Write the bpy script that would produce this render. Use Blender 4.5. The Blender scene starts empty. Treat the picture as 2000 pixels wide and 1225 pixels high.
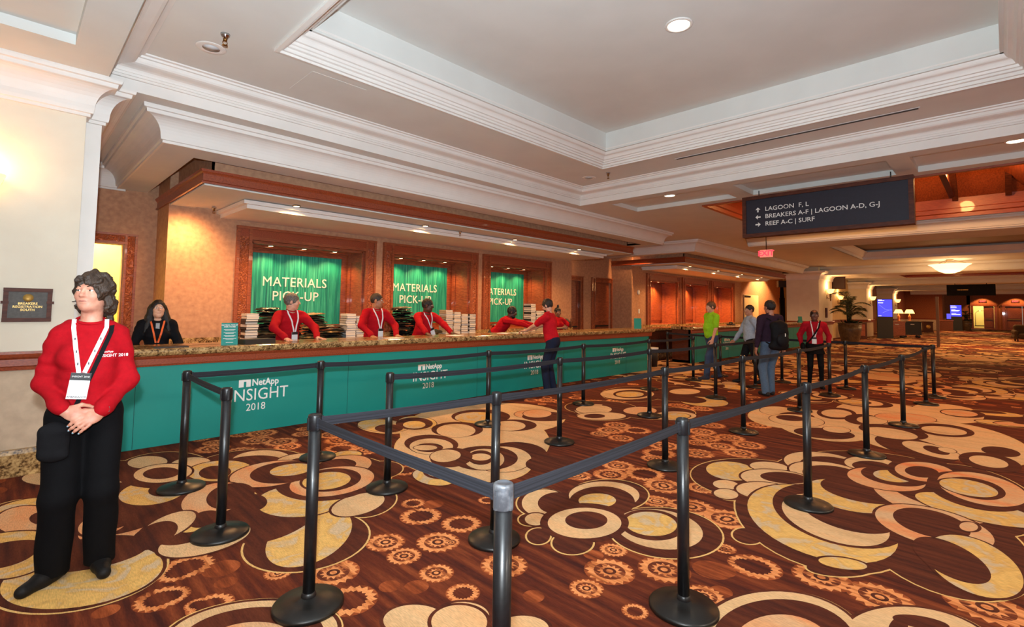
import bpy, math, random
import numpy as np
from mathutils import Vector, Matrix
C = bpy.context.scene.collection
random.seed(7)
PI = math.pi

# ------------------------------------------------------------------ camera
W_PX, H_PX = 2000, 1225
CAM_H = 1.5844
yaw, pitch, roll = 0.778727, 0.056093, -0.014304
cy_, sy_ = math.cos(yaw), math.sin(yaw)
fwd = Vector((cy_*math.cos(pitch), sy_*math.cos(pitch), math.sin(pitch)))
rt = Vector((sy_, -cy_, 0.0))
dn = fwd.cross(rt)
r_ax = math.cos(roll)*rt + math.sin(roll)*dn
d_ax = -math.sin(roll)*rt + math.cos(roll)*dn
cam_d = bpy.data.cameras.new('camera')
cam = bpy.data.objects.new('camera', cam_d); C.objects.link(cam)
cam.matrix_world = Matrix(((r_ax.x, -d_ax.x, -fwd.x, 0), (r_ax.y, -d_ax.y, -fwd.y, 0),
                           (r_ax.z, -d_ax.z, -fwd.z, CAM_H), (0, 0, 0, 1)))
cam_d.sensor_fit = 'HORIZONTAL'; cam_d.sensor_width = 36.0
cam_d.lens = 972.577*36/2000
cam_d.shift_y = -(612.5-546.416)/2000
cam_d.clip_start = 0.05; cam_d.clip_end = 300
bpy.context.scene.camera = cam

# ------------------------------------------------------------------ view, world, main lights
sc = bpy.context.scene
sc.view_settings.view_transform = 'Standard'
sc.view_settings.look = 'None'
sc.view_settings.gamma = 1.0
sc.view_settings.use_curve_mapping = False
sc.view_settings.exposure = 0.0
wd = bpy.data.worlds.new('world'); sc.world = wd; wd.use_nodes = True
wd.node_tree.nodes['Background'].inputs[0].default_value = (1.0, 0.84, 0.68, 1)
wd.node_tree.nodes['Background'].inputs[1].default_value = 0.36

def light(kind, loc, power, color, size=0.1, aim=None, spot=None, blend=0.5, size_y=None):
    ld = bpy.data.lights.new('lamp_light', kind); ld.energy = power; ld.color = color
    if kind == 'AREA':
        ld.size = size
        if size_y: ld.shape = 'RECTANGLE'; ld.size_y = size_y
    else: ld.shadow_soft_size = size
    if kind == 'SPOT': ld.spot_size = spot; ld.spot_blend = blend
    o = bpy.data.objects.new('lamp_light', ld); C.objects.link(o); o.location = loc
    if aim is not None:
        d = (Vector(aim)-Vector(loc)).normalized()
        o.rotation_euler = d.to_track_quat('-Z', 'Y').to_euler()
    return o

WARM = (1.0, 0.52, 0.20)
# the photographer's flash, a hand above the lens
light('SPOT', (-0.04, 0.03, CAM_H+0.21), 1380, (0.80, 0.92, 1.0), 0.035, aim=(6*cy_-0.04, 6*sy_+0.03, CAM_H+4.6), spot=math.radians(165), blend=0.9)
# unseen area lamps added as fill behind the photographer and to the right
for (x, y, c) in ((-3, -2, (1, .95, .86)), (2.5, -5.5, (1, .93, .82)), (8.5, -6, (1, .74, .46)), (15, -6.5, WARM), (24, -6.5, WARM)):
    light('AREA', (x, y, 3.7), 330, c, 2.0, aim=(x, y, 0))
for (x, y) in ((33, 1), (44, 1), (58, 2)):
    light('AREA', (x, y, 3.35), 330, WARM, 2.5, aim=(x, y, 0))

# ------------------------------------------------------------------ helpers
def lin(c):
    c = c/255.0
    return c/12.92 if c <= 0.04045 else ((c+0.055)/1.055)**2.4
def rgb(r, g, b): return (lin(r), lin(g), lin(b), 1.0)

class MB:
    """collects faces of one mesh"""
    def __init__(s): s.v = []; s.f = []; s.m = []; s.sm = []; s.mi = 0
    def add(s, vs, fs, smooth=False):
        o = len(s.v); s.v += [tuple(map(float, p)) for p in vs]
        for f in fs: s.f.append(tuple(i+o for i in f)); s.m.append(s.mi); s.sm.append(smooth)
        return s
    def box(s, x0, x1, y0, y1, z0, z1):
        if x0 > x1: x0, x1 = x1, x0
        if y0 > y1: y0, y1 = y1, y0
        if z0 > z1: z0, z1 = z1, z0
        vs = [(x, y, z) for z in (z0, z1) for y in (y0, y1) for x in (x0, x1)]
        return s.add(vs, [(0, 2, 3, 1), (4, 5, 7, 6), (0, 1, 5, 4), (2, 6, 7, 3), (0, 4, 6, 2), (1, 3, 7, 5)])
    def obox(s, c, ax, ay, az, hx, hy, hz):
        c = Vector(c); vs = []
        for k in (-1, 1):
            for j in (-1, 1):
                for i in (-1, 1): vs.append(c+ax*hx*i+ay*hy*j+az*hz*k)
        return s.add(vs, [(0, 2, 3, 1), (4, 5, 7, 6), (0, 1, 5, 4), (2, 6, 7, 3), (0, 4, 6, 2), (1, 3, 7, 5)])
    def lathe(s, prof, c=(0, 0, 0), n=24, smooth=True):
        vs = []
        for r, z in prof:
            for i in range(n):
                a = 2*PI*i/n; vs.append((c[0]+r*math.cos(a), c[1]+r*math.sin(a), c[2]+z))
        fs = []
        for k in range(len(prof)-1):
            for i in range(n):
                j = (i+1) % n; fs.append((k*n+i, k*n+j, (k+1)*n+j, (k+1)*n+i))
        fs.append(tuple(range(n))[::-1]); fs.append(tuple((len(prof)-1)*n+i for i in range(n)))
        return s.add(vs, fs, smooth)
    def tube(s, pts, r, n=8, closed=False, rs=None, flat=1.0):
        pts = [Vector(p) for p in pts]; L = len(pts); vs = []; fs = []
        up = Vector((0, 0, 1)); prev = None
        for i, p in enumerate(pts):
            if closed: t = pts[(i+1) % L]-pts[i-1]
            else: t = pts[min(i+1, L-1)]-pts[max(i-1, 0)]
            t.normalize()
            a = prev if prev is not None else (up if abs(t.z) < 0.9 else Vector((1, 0, 0)))
            b = t.cross(a); b.normalize(); a2 = b.cross(t); a2.normalize(); prev = a2
            rr = rs[i] if rs else r
            for k in range(n):
                th = 2*PI*k/n; vs.append(p+a2*rr*math.cos(th)*flat+b*rr*math.sin(th))
        for i in range(L if closed else L-1):
            j = (i+1) % L
            for k in range(n):
                l = (k+1) % n; fs.append((i*n+k, i*n+l, j*n+l, j*n+k))
        if not closed: fs.append(tuple(range(n))[::-1]); fs.append(tuple((L-1)*n+k for k in range(n)))
        return s.add(vs, fs, True)
    def sweep(s, path, prof, side=1, closed=False, caps=True, smooth=False):
        """mouldings: prof = [(out, z)], path = [(x, y)], mitred corners"""
        P = [Vector(p) for p in path]; L = len(P); vs = []; fs = []; n = len(prof)
        segs = []
        for i in range(L if closed else L-1):
            d = (P[(i+1) % L]-P[i]).normalized(); segs.append(Vector((-d.y, d.x))*side)
        for i in range(L):
            if closed: a, b = segs[i-1], segs[i]
            else: a, b = segs[max(i-1, 0)], segs[min(i, L-2)]
            m = (a+b)/(1+a.dot(b))
            for o, z in prof: vs.append((P[i].x+m.x*(o+0.003), P[i].y+m.y*(o+0.003), z))
        for i in range(L if closed else L-1):
            j = (i+1) % L
            for k in range(n-1): fs.append((i*n+k, j*n+k, j*n+k+1, i*n+k+1))
        if caps and not closed: fs.append(tuple(range(n))); fs.append(tuple((L-1)*n+k for k in range(n))[::-1])
        return s.add(vs, fs, smooth)
    def grid_plane(s, xs, ys, holes, z0, z1):
        """slab z0..z1 over the xs/ys cells with rectangular holes"""
        xs = sorted(set(xs+[v for h in holes for v in h[:2] if xs[0] < v < xs[-1]]))
        ys = sorted(set(ys+[v for h in holes for v in h[2:] if ys[0] < v < ys[-1]]))
        def inh(x, y): return any(h[0] < x < h[1] and h[2] < y < h[3] for h in holes)
        for i in range(len(xs)-1):
            for j in range(len(ys)-1):
                if not inh((xs[i]+xs[i+1])/2, (ys[j]+ys[j+1])/2): s.box(xs[i], xs[i+1], ys[j], ys[j+1], z0, z1)
        return s
    def build(s, name, mats, parent=None, loc=None, rotz=None):
        me = bpy.data.meshes.new(name); me.from_pydata(s.v, [], s.f)
        if not isinstance(mats, (list, tuple)): mats = [mats]
        for m in mats: me.materials.append(m)
        me.polygons.foreach_set('material_index', s.m)
        me.polygons.foreach_set('use_smooth', s.sm); me.update()
        o = bpy.data.objects.new(name, me); C.objects.link(o)
        if parent is not None: o.parent = parent
        if loc is not None: o.location = loc
        if rotz is not None: o.rotation_euler = (0, 0, rotz)
        return o

def thing(name, label, cat, loc=(0, 0, 0), rotz=0.0, group=None):
    o = bpy.data.objects.new(name, None); C.objects.link(o); o.empty_display_size = 0.1
    o.location = loc; o.rotation_euler = (0, 0, rotz); tag(o, label, cat, group); return o
def tag(o, label, cat, group=None):
    o['label'] = label; o['category'] = cat
    if group: o['group'] = group
    return o
def struct(o, label=None):
    o['kind'] = 'structure'
    if label: o['label'] = label
    return o
def dup(o, label=None, loc=None, rotz=None):
    r = o.copy(); C.objects.link(r)
    if label: r['label'] = label
    if loc is not None: r.location = loc
    if rotz is not None: r.rotation_euler = (0, 0, rotz)
    for ch in list(o.children):
        c = ch.copy(); C.objects.link(c); c.parent = r
        for g in list(ch.children):
            d = g.copy(); C.objects.link(d); d.parent = c
    return r

def text_obj(name, s, size, mt, pos, right, up, parent=None, align='CENTER', ext=0.0015, bold=0.0, sx=1.0, space=1.0):
    cu = bpy.data.curves.new(name, 'FONT'); cu.body = s; cu.size = size; cu.align_x = align; cu.align_y = 'CENTER'
    cu.extrude = ext; cu.offset = bold; cu.resolution_u = 3; cu.space_character = space
    t = bpy.data.objects.new(name+'_tmp', cu); C.objects.link(t)
    bpy.context.view_layer.update()
    me = bpy.data.meshes.new_from_object(t.evaluated_get(bpy.context.evaluated_depsgraph_get()))
    bpy.data.objects.remove(t); bpy.data.curves.remove(cu)
    right = Vector(right).normalized(); up = Vector(up).normalized(); nn = right.cross(up)
    M = Matrix(((right.x*sx, up.x, nn.x, pos[0]), (right.y*sx, up.y, nn.y, pos[1]), (right.z*sx, up.z, nn.z, pos[2]), (0, 0, 0, 1)))
    me.transform(M); me.materials.clear(); me.materials.append(mt); me.name = name
    o = bpy.data.objects.new(name, me); C.objects.link(o)
    if parent is not None: o.parent = parent
    return o

# ------------------------------------------------------------------ materials
def newmat(name):
    m = bpy.data.materials.new(name); m.use_nodes = True; nt = m.node_tree
    return m, nt, nt.nodes['Principled BSDF']
def mat(name, col, rough=0.6, metal=0.0, col2=None, scale=20.0, stretch=(1, 1, 1), bump=0.0, bscale=None, detail=4.0, lo=0.35, hi=0.65, emit=None, estr=0.0, spec=0.5, coat=0.0):
    m, nt, b = newmat(name)
    b.inputs['Base Color'].default_value = col; b.inputs['Roughness'].default_value = rough
    b.inputs['Metallic'].default_value = metal; b.inputs['Specular IOR Level'].default_value = spec
    b.inputs['Coat Weight'].default_value = coat
    tc = nt.nodes.new('ShaderNodeTexCoord'); mp = nt.nodes.new('ShaderNodeMapping')
    mp.inputs['Scale'].default_value = stretch; nt.links.new(tc.outputs['Object'], mp.inputs['Vector'])
    nz = nt.nodes.new('ShaderNodeTexNoise'); nz.inputs['Scale'].default_value = scale; nz.inputs['Detail'].default_value = detail
    nt.links.new(mp.outputs['Vector'], nz.inputs['Vector'])
    if col2 is not None:
        cr = nt.nodes.new('ShaderNodeValToRGB'); cr.color_ramp.elements[0].position = lo; cr.color_ramp.elements[1].position = hi
        cr.color_ramp.elements[0].color = col; cr.color_ramp.elements[1].color = col2
        nt.links.new(nz.outputs['Fac'], cr.inputs['Fac']); nt.links.new(cr.outputs['Color'], b.inputs['Base Color'])
    if bump:
        bp = nt.nodes.new('ShaderNodeBump'); bp.inputs['Strength'].default_value = bump; bp.inputs['Distance'].default_value = 0.01
        if bscale:
            n2 = nt.nodes.new('ShaderNodeTexNoise'); n2.inputs['Scale'].default_value = bscale; n2.inputs['Detail'].default_value = 3
            nt.links.new(mp.outputs['Vector'], n2.inputs['Vector']); nt.links.new(n2.outputs['Fac'], bp.inputs['Height'])
        else: nt.links.new(nz.outputs['Fac'], bp.inputs['Height'])
        nt.links.new(bp.outputs['Normal'], b.inputs['Normal'])
    if emit is not None:
        b.inputs['Emission Color'].default_value = emit; b.inputs['Emission Strength'].default_value = estr
    return m

M = {}
M['plaster'] = mat('plaster', rgb(222, 224, 220), 0.75, col2=rgb(217, 219, 215), scale=2, bump=0.03, bscale=60)
M['moulding'] = mat('moulding', rgb(236, 233, 228), 0.5, col2=rgb(231, 228, 223), scale=3)
M['cream_wall'] = mat('cream_wall', rgb(232, 224, 205), 0.8, col2=rgb(226, 217, 198), scale=3, bump=0.04, bscale=90)
M['dado'] = mat('dado', rgb(208, 186, 160), 0.8, col2=rgb(192, 170, 146), scale=9, bump=0.04, bscale=70)
M['wallpaper'] = mat('wallpaper', rgb(202, 154, 118), 0.75, col2=rgb(176, 128, 98), scale=14, detail=7, lo=0.3, hi=0.7, bump=0.05, bscale=80)
M['rust_wall'] = mat('rust_wall', rgb(170, 100, 60), 0.8, col2=rgb(150, 84, 50), scale=14)
M['wood'] = mat('red_wood', rgb(166, 86, 48), 0.4, col2=rgb(128, 60, 32), scale=9, stretch=(1, 1, 6), bump=0.05, coat=0.25)
M['wood_h'] = mat('red_wood_horizontal', rgb(160, 74, 40), 0.38, col2=rgb(126, 52, 28), scale=9, stretch=(6, 1, 14), bump=0.05, coat=0.25)
M['wood_dark'] = mat('dark_wood', rgb(92, 46, 28), 0.55, col2=rgb(70, 32, 20), scale=10, stretch=(1, 1, 5), spec=0.3)
def carved(name, c1, c2, c3):
    m, nt, b = newmat(name)
    tc = nt.nodes.new('ShaderNodeTexCoord'); mp = nt.nodes.new('ShaderNodeMapping'); nt.links.new(tc.outputs['Object'], mp.inputs['Vector'])
    nz = nt.nodes.new('ShaderNodeTexNoise'); nz.inputs['Scale'].default_value = 6; nz.inputs['Distortion'].default_value = 2.5; nz.inputs['Detail'].default_value = 1
    vo = nt.nodes.new('ShaderNodeTexVoronoi'); vo.inputs['Scale'].default_value = 13; vo.feature = 'SMOOTH_F1'
    nt.links.new(mp.outputs['Vector'], nz.inputs['Vector'])
    ad = nt.nodes.new('ShaderNodeMixRGB'); ad.inputs['Fac'].default_value = 0.16
    nt.links.new(mp.outputs['Vector'], ad.inputs['Color1']); nt.links.new(nz.outputs['Color'], ad.inputs['Color2']); nt.links.new(ad.outputs['Color'], vo.inputs['Vector'])
    wv = nt.nodes.new('ShaderNodeMath'); wv.operation = 'SINE'; mu = nt.nodes.new('ShaderNodeMath'); mu.operation = 'MULTIPLY'; mu.inputs[1].default_value = 26
    nt.links.new(vo.outputs['Distance'], mu.inputs[0]); nt.links.new(mu.outputs[0], wv.inputs[0])
    cr = nt.nodes.new('ShaderNodeValToRGB'); e = cr.color_ramp.elements; e[0].position = 0.0; e[1].position = 1.0
    e[0].color = c1; e[1].color = c3; k = cr.color_ramp.elements.new(0.5); k.color = c2
    nt.links.new(wv.outputs[0], cr.inputs['Fac']); nt.links.new(cr.outputs['Color'], b.inputs['Base Color'])
    bp = nt.nodes.new('ShaderNodeBump'); bp.inputs['Strength'].default_value = 0.45; bp.inputs['Distance'].default_value = 0.02
    nt.links.new(wv.outputs[0], bp.inputs['Height']); nt.links.new(bp.outputs['Normal'], b.inputs['Normal'])
    b.inputs['Roughness'].default_value = 0.4; return m
M['carved'] = carved('carved_wood', rgb(138, 66, 34), rgb(164, 84, 46), rgb(184, 100, 58))
def granite_mat():
    m, nt, b = newmat('granite')
    tc = nt.nodes.new('ShaderNodeTexCoord')
    n1 = nt.nodes.new('ShaderNodeTexNoise'); n1.inputs['Scale'].default_value = 55; n1.inputs['Detail'].default_value = 5
    n2 = nt.nodes.new('ShaderNodeTexNoise'); n2.inputs['Scale'].default_value = 14; n2.inputs['Detail'].default_value = 4
    for n in (n1, n2): nt.links.new(tc.outputs['Object'], n.inputs['Vector'])
    mx = nt.nodes.new('ShaderNodeMath'); mx.operation = 'ADD'; ml = nt.nodes.new('ShaderNodeMath'); ml.operation = 'MULTIPLY'; ml.inputs[1].default_value = 0.5
    nt.links.new(n1.outputs['Fac'], mx.inputs[0]); nt.links.new(n2.outputs['Fac'], mx.inputs[1]); nt.links.new(mx.outputs[0], ml.inputs[0])
    cr = nt.nodes.new('ShaderNodeValToRGB'); e = cr.color_ramp.elements
    e[0].position = 0.38; e[0].color = rgb(62, 44, 28); e[1].position = 0.62; e[1].color = rgb(206, 172, 118)
    k = e.new(0.45); k.color = rgb(122, 92, 56); k = e.new(0.52); k.color = rgb(174, 140, 92)
    nt.links.new(ml.outputs[0], cr.inputs['Fac']); nt.links.new(cr.outputs['Color'], b.inputs['Base Color'])
    b.inputs['Roughness'].default_value = 0.18; return m
M['granite'] = granite_mat()
M['teal'] = mat('teal_panel', rgb(0, 142, 132), 0.55, col2=rgb(0, 137, 127), scale=1.5, detail=1)
def banner_mat():
    m, nt, b = newmat('teal_streak_banner')
    tc = nt.nodes.new('ShaderNodeTexCoord'); mp = nt.nodes.new('ShaderNodeMapping'); mp.inputs['Scale'].default_value = (34, 1, 0.8)
    nt.links.new(tc.outputs['Object'], mp.inputs['Vector'])
    nz = nt.nodes.new('ShaderNodeTexNoise'); nz.inputs['Scale'].default_value = 1.0; nz.inputs['Detail'].default_value = 5; nz.inputs['Roughness'].default_value = 0.7
    nt.links.new(mp.outputs['Vector'], nz.inputs['Vector'])
    cr = nt.nodes.new('ShaderNodeValToRGB'); e = cr.color_ramp.elements
    e[0].position = 0.34; e[0].color = rgb(0, 96, 98); e[1].position = 0.74; e[1].color = rgb(96, 214, 178)
    k = e.new(0.5); k.color = rgb(8, 150, 126)
    nt.links.new(nz.outputs['Fac'], cr.inputs['Fac']); nt.links.new(cr.outputs['Color'], b.inputs['Base Color'])
    b.inputs['Roughness'].default_value = 0.5; return m
M['banner'] = banner_mat()
M['white_print'] = mat('white_print', rgb(240, 240, 236), 0.6)
M['gold_print'] = mat('gold_print', rgb(214, 172, 92), 0.4, 0.4)
M['black_metal'] = mat('black_metal', rgb(24, 24, 27), 0.36, 0.0, col2=rgb(18, 18, 20), scale=60, bump=0.02, coat=0.1)
M['black_plastic'] = mat('black_plastic', rgb(26, 26, 28), 0.5)
M['base_black'] = mat('stanchion_base', rgb(22, 21, 20), 0.36, col2=rgb(16, 15, 14), scale=30, bump=0.05)
M['belt'] = mat('belt_webbing', rgb(34, 34, 42), 0.9, col2=rgb(20, 20, 27), scale=1.0, stretch=(1, 1, 130), detail=0, lo=0.42, hi=0.58, bump=0.2)
M['chrome'] = mat('chrome', rgb(190, 190, 190), 0.15, 1.0)
M['brass'] = mat('brass', rgb(150, 110, 60), 0.3, 1.0)
M['scuff'] = mat('scuffed_metal', rgb(96, 98, 104), 0.4, 0.5, col2=rgb(150, 152, 156), scale=22, lo=0.5, hi=0.7)
M['navy_sign'] = mat('navy_sign', rgb(30, 28, 46), 0.6, col2=rgb(26, 24, 40), scale=30)
M['navy_dark'] = mat('navy_dark', rgb(12, 13, 20), 0.7, spec=0.2)
def emis(name, col, s):
    m, nt, b = newmat(name); b.inputs['Base Color'].default_value = col
    b.inputs['Emission Color'].default_value = col; b.inputs['Emission Strength'].default_value = s; return m
M['lamp'] = emis('lamp_glow', (1.0, 0.72, 0.36, 1), 14)
M['lamp_white'] = emis('lamp_glow_pale', (1.0, 0.86, 0.58, 1), 9)
M['shade'] = emis('shade_glow', (1.0, 0.55, 0.16, 1), 3.2)
M['bowl'] = emis('bowl_glow', (1.0, 0.74, 0.40, 1), 1.9)
M['screen_blue'] = emis('screen_blue', rgb(62, 70, 235), 1.3)
M['screen_white'] = emis('screen_white', rgb(225, 228, 255), 1.6)
M['exit_red'] = emis('exit_red', rgb(255, 60, 80), 1.4)
M['grille'] = mat('speaker_grille', rgb(205, 205, 205), 0.9)
M['seam'] = mat('seam_dark', rgb(18, 40, 40), 0.8)  # plain dark teal for the joint strips between desk panels
# ------------------------------------------------------------------ floor slab (carpet pattern is added to the same mesh further down)
ZB, ZS, ZR, ZT = 3.8, 3.45, 4.13, 4.65     # beam soffit, low soffit, ring ceiling, tray top

# ------------------------------------------------------------------ walls
YW, Y2, YM, YD = 6.45, 6.65, 9.5, 10.35
m = MB(); m.mi = 0
m.box(-4, 0.47, YW, YW+0.5, 0.96, 4.2)                 # plaque wall above rail
m.mi = 1; m.box(-4, 0.47, YW, YW+0.5, 0, 0.98)         # dado
m.mi = 2; m.box(0.47, 0.61, Y2, Y2+0.3, 0, 4.2)        # pilaster
m.mi = 2; m.box(-4, 0.61, YW+0.5, 10.5, 0, 4.2)
struct(m.build('wall_left', [M['cream_wall'], M['dado'], M['moulding']]))
m = MB(); m.sweep([(-4, YW), (0.47, YW), (0.47, Y2)], [(0, 0.0), (0.075, 0.0), (0.075, 0.2), (0.06, 0.235), (0, 0.235)], side=-1)
struct(m.build('baseboard_left', M['granite']))
RAIL = [(0, 0.95), (0.03, 0.95), (0.035, 0.98), (0.05, 0.99), (0.05, 1.05), (0.075, 1.07), (0.085, 1.10), (0.08, 1.12), (0, 1.12)]
m = MB(); m.sweep([(-4, YW), (0.47, YW), (0.47, Y2)], RAIL, side=-1); struct(m.build('trim_1', M['wood_h']), 'red wood chair rail')

def window_bay(ox, n):
    """main wall of one desk bay: wall pieces round three windows + recessed end walls"""
    m = MB(); m.mi = 0
    xs = []
    for k in range(3):
        c = ox+4.11+k*2.885; xs.append((c-1.105, c+1.105))
    x0, x1 = ox+1.76, ox+12.25
    edges = [x0]+[v for p in xs for v in p]+[x1]
    for i in range(0, len(edges), 2): m.box(edges[i], edges[i+1], YM, YD+0.1, 0, ZB+0.3)
    for a, b in xs:
        m.box(a, b, YM, YD+0.1, 2.72, ZB+0.3); m.box(a, b, YM, YD+0.1, 0, 1.0)
        m.box(a, b, YD-0.02, YD+0.1, 1.0, 2.72)
    struct(m.build('wall_desk_%d' % n, M['wallpaper']))
    return xs
BAY = [window_bay(0, 1), window_bay(14, 2)]
m = MB(); m.mi = 0
# deep walls between the bays, door gaps left open
def deep(x0, x1, gaps):
    x = x0
    for a, b, h in gaps:
        m.box(x, a, YD, YD+0.15, 0, ZB+0.3); m.box(a, b, YD, YD+0.15, h, ZB+0.3); x = b
    m.box(x, x1, YD, YD+0.15, 0, ZB+0.3)
deep(0.55, 1.76, [(0.56, 1.31, 2.53)])
deep(12.25, 15.8, [(12.85, 13.8, 2.53), (14.64, 15.66, 2.53)])
deep(26.25, 36, [])
struct(m.build('wall_deep', M['wallpaper']))
# lit yellow room behind the left doorway
m = MB(); m.box(-0.6, 2.2, 11.6, 11.7, 0, 3.4)
m.box(-0.7, -0.6, YD+0.15, 11.7, 0, 3.4); m.box(2.2, 2.3, YD+0.15, 11.7, 0, 3.4); m.box(-0.7, 2.3, YD+0.15, 11.7, 3.3, 3.4)
struct(m.build('wall_back_office', mat('yellow_paint', rgb(240, 226, 140), 0.8, col2=rgb(236, 220, 132), scale=3)))
light('AREA', (0.9, 11.0, 3.2), 110, (1.0, 0.86, 0.42), 0.8, aim=(0.9, 11.2, 0))

def door_frame(n, x0, x1, h, y, fw=0.17, leaf=True, left=True):
    """casing with carved face, inner bead, and door leaf"""
    m = MB()
    for (a, b, c, d) in ((x0, x0+fw, 0, h), (x1-fw, x1, 0, h)):
        m.mi = 1; m.box(a+0.03, b-0.035, y-0.045, y+0.02, 0, h-0.03)
        m.mi = 0; m.box(a, a+0.03, y-0.06, y+0.02, 0, h); m.box(b-0.035, b, y-0.06, y+0.02, 0, h)
    m.mi = 1; m.box(x0+0.031, x1-0.036, y-0.049, y+0.022, h-fw+0.034, h-0.031)
    m.mi = 0; m.box(x0-0.002, x1+0.002, y-0.066, y+0.022, h-0.032, h+0.002); m.box(x0+fw-0.033, x1-fw+0.033, y-0.064, y+0.022, h-fw-0.002, h-fw+0.035)
    # jamb lining
    m.box(x0+fw-0.02, x0+fw, y, y+0.15, 0, h-fw); m.box(x1-fw, x1-fw+0.02, y, y+0.15, 0, h-fw); m.box(x0+fw, x1-fw, y, y+0.15, h-fw, h-fw+0.02)
    o = struct(m.build('door_%d' % n, [M['wood'], M['carved']]), 'carved red wood door casing')
    if leaf:
        a, b, t = x0+fw, x1-fw, h-fw
        q = MB(); q.box(a, b, y+0.06, y+0.11, 0.01, t)
        w = b-a
        for (z0, z1) in ((0.15, 0.85), (1.1, t-0.18)):
            q.box(a+0.14, b-0.14, y+0.045, y+0.06, z0, z1)
            q.box(a+0.17, b-0.17, y+0.035, y+0.045, z0+0.03, z1-0.03)
        q.build('door_leaf', M['wood'], o)
        q = MB(); q.box(a+0.08, b-0.10, y+0.0, y+0.03, 0.95, 1.0); q.box(a+0.08, a+0.13, y+0.0, y+0.06, 0.7, 1.02)
        q.build('door_handle', M['black_metal'], o)
    return o
door_frame(1, 0.38, 1.50, 2.71, YD, leaf=False)
door_frame(2, 12.70, 13.96, 2.70, YD)
door_frame(3, 14.48, 15.84, 2.70, YD)
# pale door on the far deep wall
m = MB(); m.box(28.95, 31.2, YD-0.05, YD+0.01, 0, 2.5)
o = struct(m.build('door_4', mat('pale_door', rgb(236, 220, 176), 0.6)))
m = MB(); m.box(29.0, 29.9, YD-0.07, YD-0.05, 2.36, 2.46); m.build('door_closer', M['black_metal'], o)
light('SPOT', (31.4, 9.2, 3.7), 700, WARM, 0.08, aim=(31.4, 10.35, 1.6), spot=math.radians(125), blend=0.25)

# ------------------------------------------------------------------ windows of the desk bays
def bay_window(n, c, banner, ox):
    fw = 0.245; a, b = c-1.105, c+1.105; A, B = c-1.35, c+1.35; top = 2.72
    m = MB(); y = YM
    for (p, q) in ((A, a), (b, B)):
        m.mi = 1; m.box(p+0.045, q-0.05, y-0.05, y+0.01, 0.9, 2.95-0.045)
        m.mi = 0; m.box(p, p+0.045, y-0.075, y+0.01, 0.9, 2.95); m.box(q-0.05, q, y-0.07, y+0.01, 0.9, 2.95)
    m.mi = 2; m.box(A+0.046, B-0.051, y-0.054, y+0.012, top+0.05, 2.906)
    m.mi = 0; m.box(A-0.002, B+0.002, y-0.079, y+0.012, 2.905, 2.952); m.box(a-0.048, b+0.047, y-0.074, y+0.012, top-0.001, top+0.051)
    # reveals
    m.mi = 0
    m.box(a+0.002, a+0.02, y+0.003, YD-0.022, 1.003, top-0.004); m.box(b-0.02, b-0.002, y+0.003, YD-0.022, 1.003, top-0.004)
    m.box(a+0.021, b-0.021, y+0.004, YD-0.023, top-0.02, top-0.003); m.box(a+0.021, b-0.021, y+0.004, YD-0.023, 1.004, 1.02)
    for (p, q, s) in ((a+0.02, a+0.045, 1), (b-0.045, b-0.02, -1)):
        m.box(p, q, y+0.02, y+0.14, 1.02, top-0.02); m.box(p, q, y+0.5, y+0.62, 1.02, top-0.02)
        m.box(p, q, y+0.14, y+0.5, 2.5, top-0.02)
    m.box(a, b, y+0.02, y+0.14, top-0.05, top-0.02); m.box(a, b, y+0.5, y+0.66, top-0.06, top-0.02)
    # back frame
    yb = 10.16
    for (p, q) in ((a+0.021, a+0.155), (b-0.155, b-0.021)): m.box(p, q, yb, YD-0.024, 1.021, top-0.021)
    m.box(a+0.022, b-0.022, yb-0.003, YD-0.025, 2.575, top-0.022); m.box(a+0.022, b-0.022, yb-0.003, YD-0.025, 1.022, 1.17)
    m.box(a+0.13, b-0.13, yb-0.015, yb+0.02, 1.15, 1.18)
    if not banner:
        m.mi = 0
        m.box(c-0.05, c+0.35, yb, YD-0.02, 1.0, top)
        m.box(c+0.35, b, yb-0.03, yb, 1.15, 2.6)
    o = struct(m.build('window_%d' % n, [M['wood'], M['carved'], M['wood_h']]), 'red wood window surround')
    if banner:
        k = MB(); k.box(c-0.955, c+0.955, 10.2, 10.215, 1.17, 2.58)
        bo = k.build('hanging_banner', M['banner'])
        side = ['first', 'middle', 'third'][n-1]
        tag(bo, 'teal streaked materials pick-up banner in the %s window from the left' % {1: 'first', 2: 'second', 3: 'third'}[n], 'banner', 'banners in the desk windows')
        text_obj('lettering', 'MATERIALS', 0.265, M['white_print'], (c-0.01, 10.194, 2.02), (1, 0, 0), (0, 0, 1), bo, space=1.06, sx=0.93)
        text_obj('lettering', 'PICK-UP', 0.265, M['white_print'], (c+0.0, 10.194, 1.74), (1, 0, 0), (0, 0, 1), bo, space=1.04, sx=0.93)
    else:
        k = MB(); k.box(a+0.155, b-0.155, 10.25, 10.26, 1.17, 2.58)
        k.build('window_blind', mat('lit_blind', rgb(222, 180, 120), 0.7, col2=rgb(214, 170, 110), scale=2), o)
    return o
def downlight(loc, r, label, group, power, spot=100, mt='lamp', aim=None, color=WARM):
    t = thing('downlight', label, 'ceiling light', loc, 0, group)
    q = MB(); q.lathe([(r*1.28, 0.0), (r*1.25, -0.008), (r*1.02, -0.012), (r*0.98, 0.0), (r*0.98, 0.004)], n=24); q.build('trim_ring', M['moulding'] if r > 0.05 else M['brass'], t)
    q = MB(); q.lathe([(r*0.97, -0.006), (r*0.9, -0.009), (r*0.3, -0.009)], n=20); q.build('bulb', M[mt], t)
    if power: light('SPOT', (loc[0], loc[1], loc[2]-0.03), power, color, 0.04, aim=aim or (loc[0], loc[1], 0), spot=math.radians(spot), blend=0.6)
    return t
wn = 1
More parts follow.
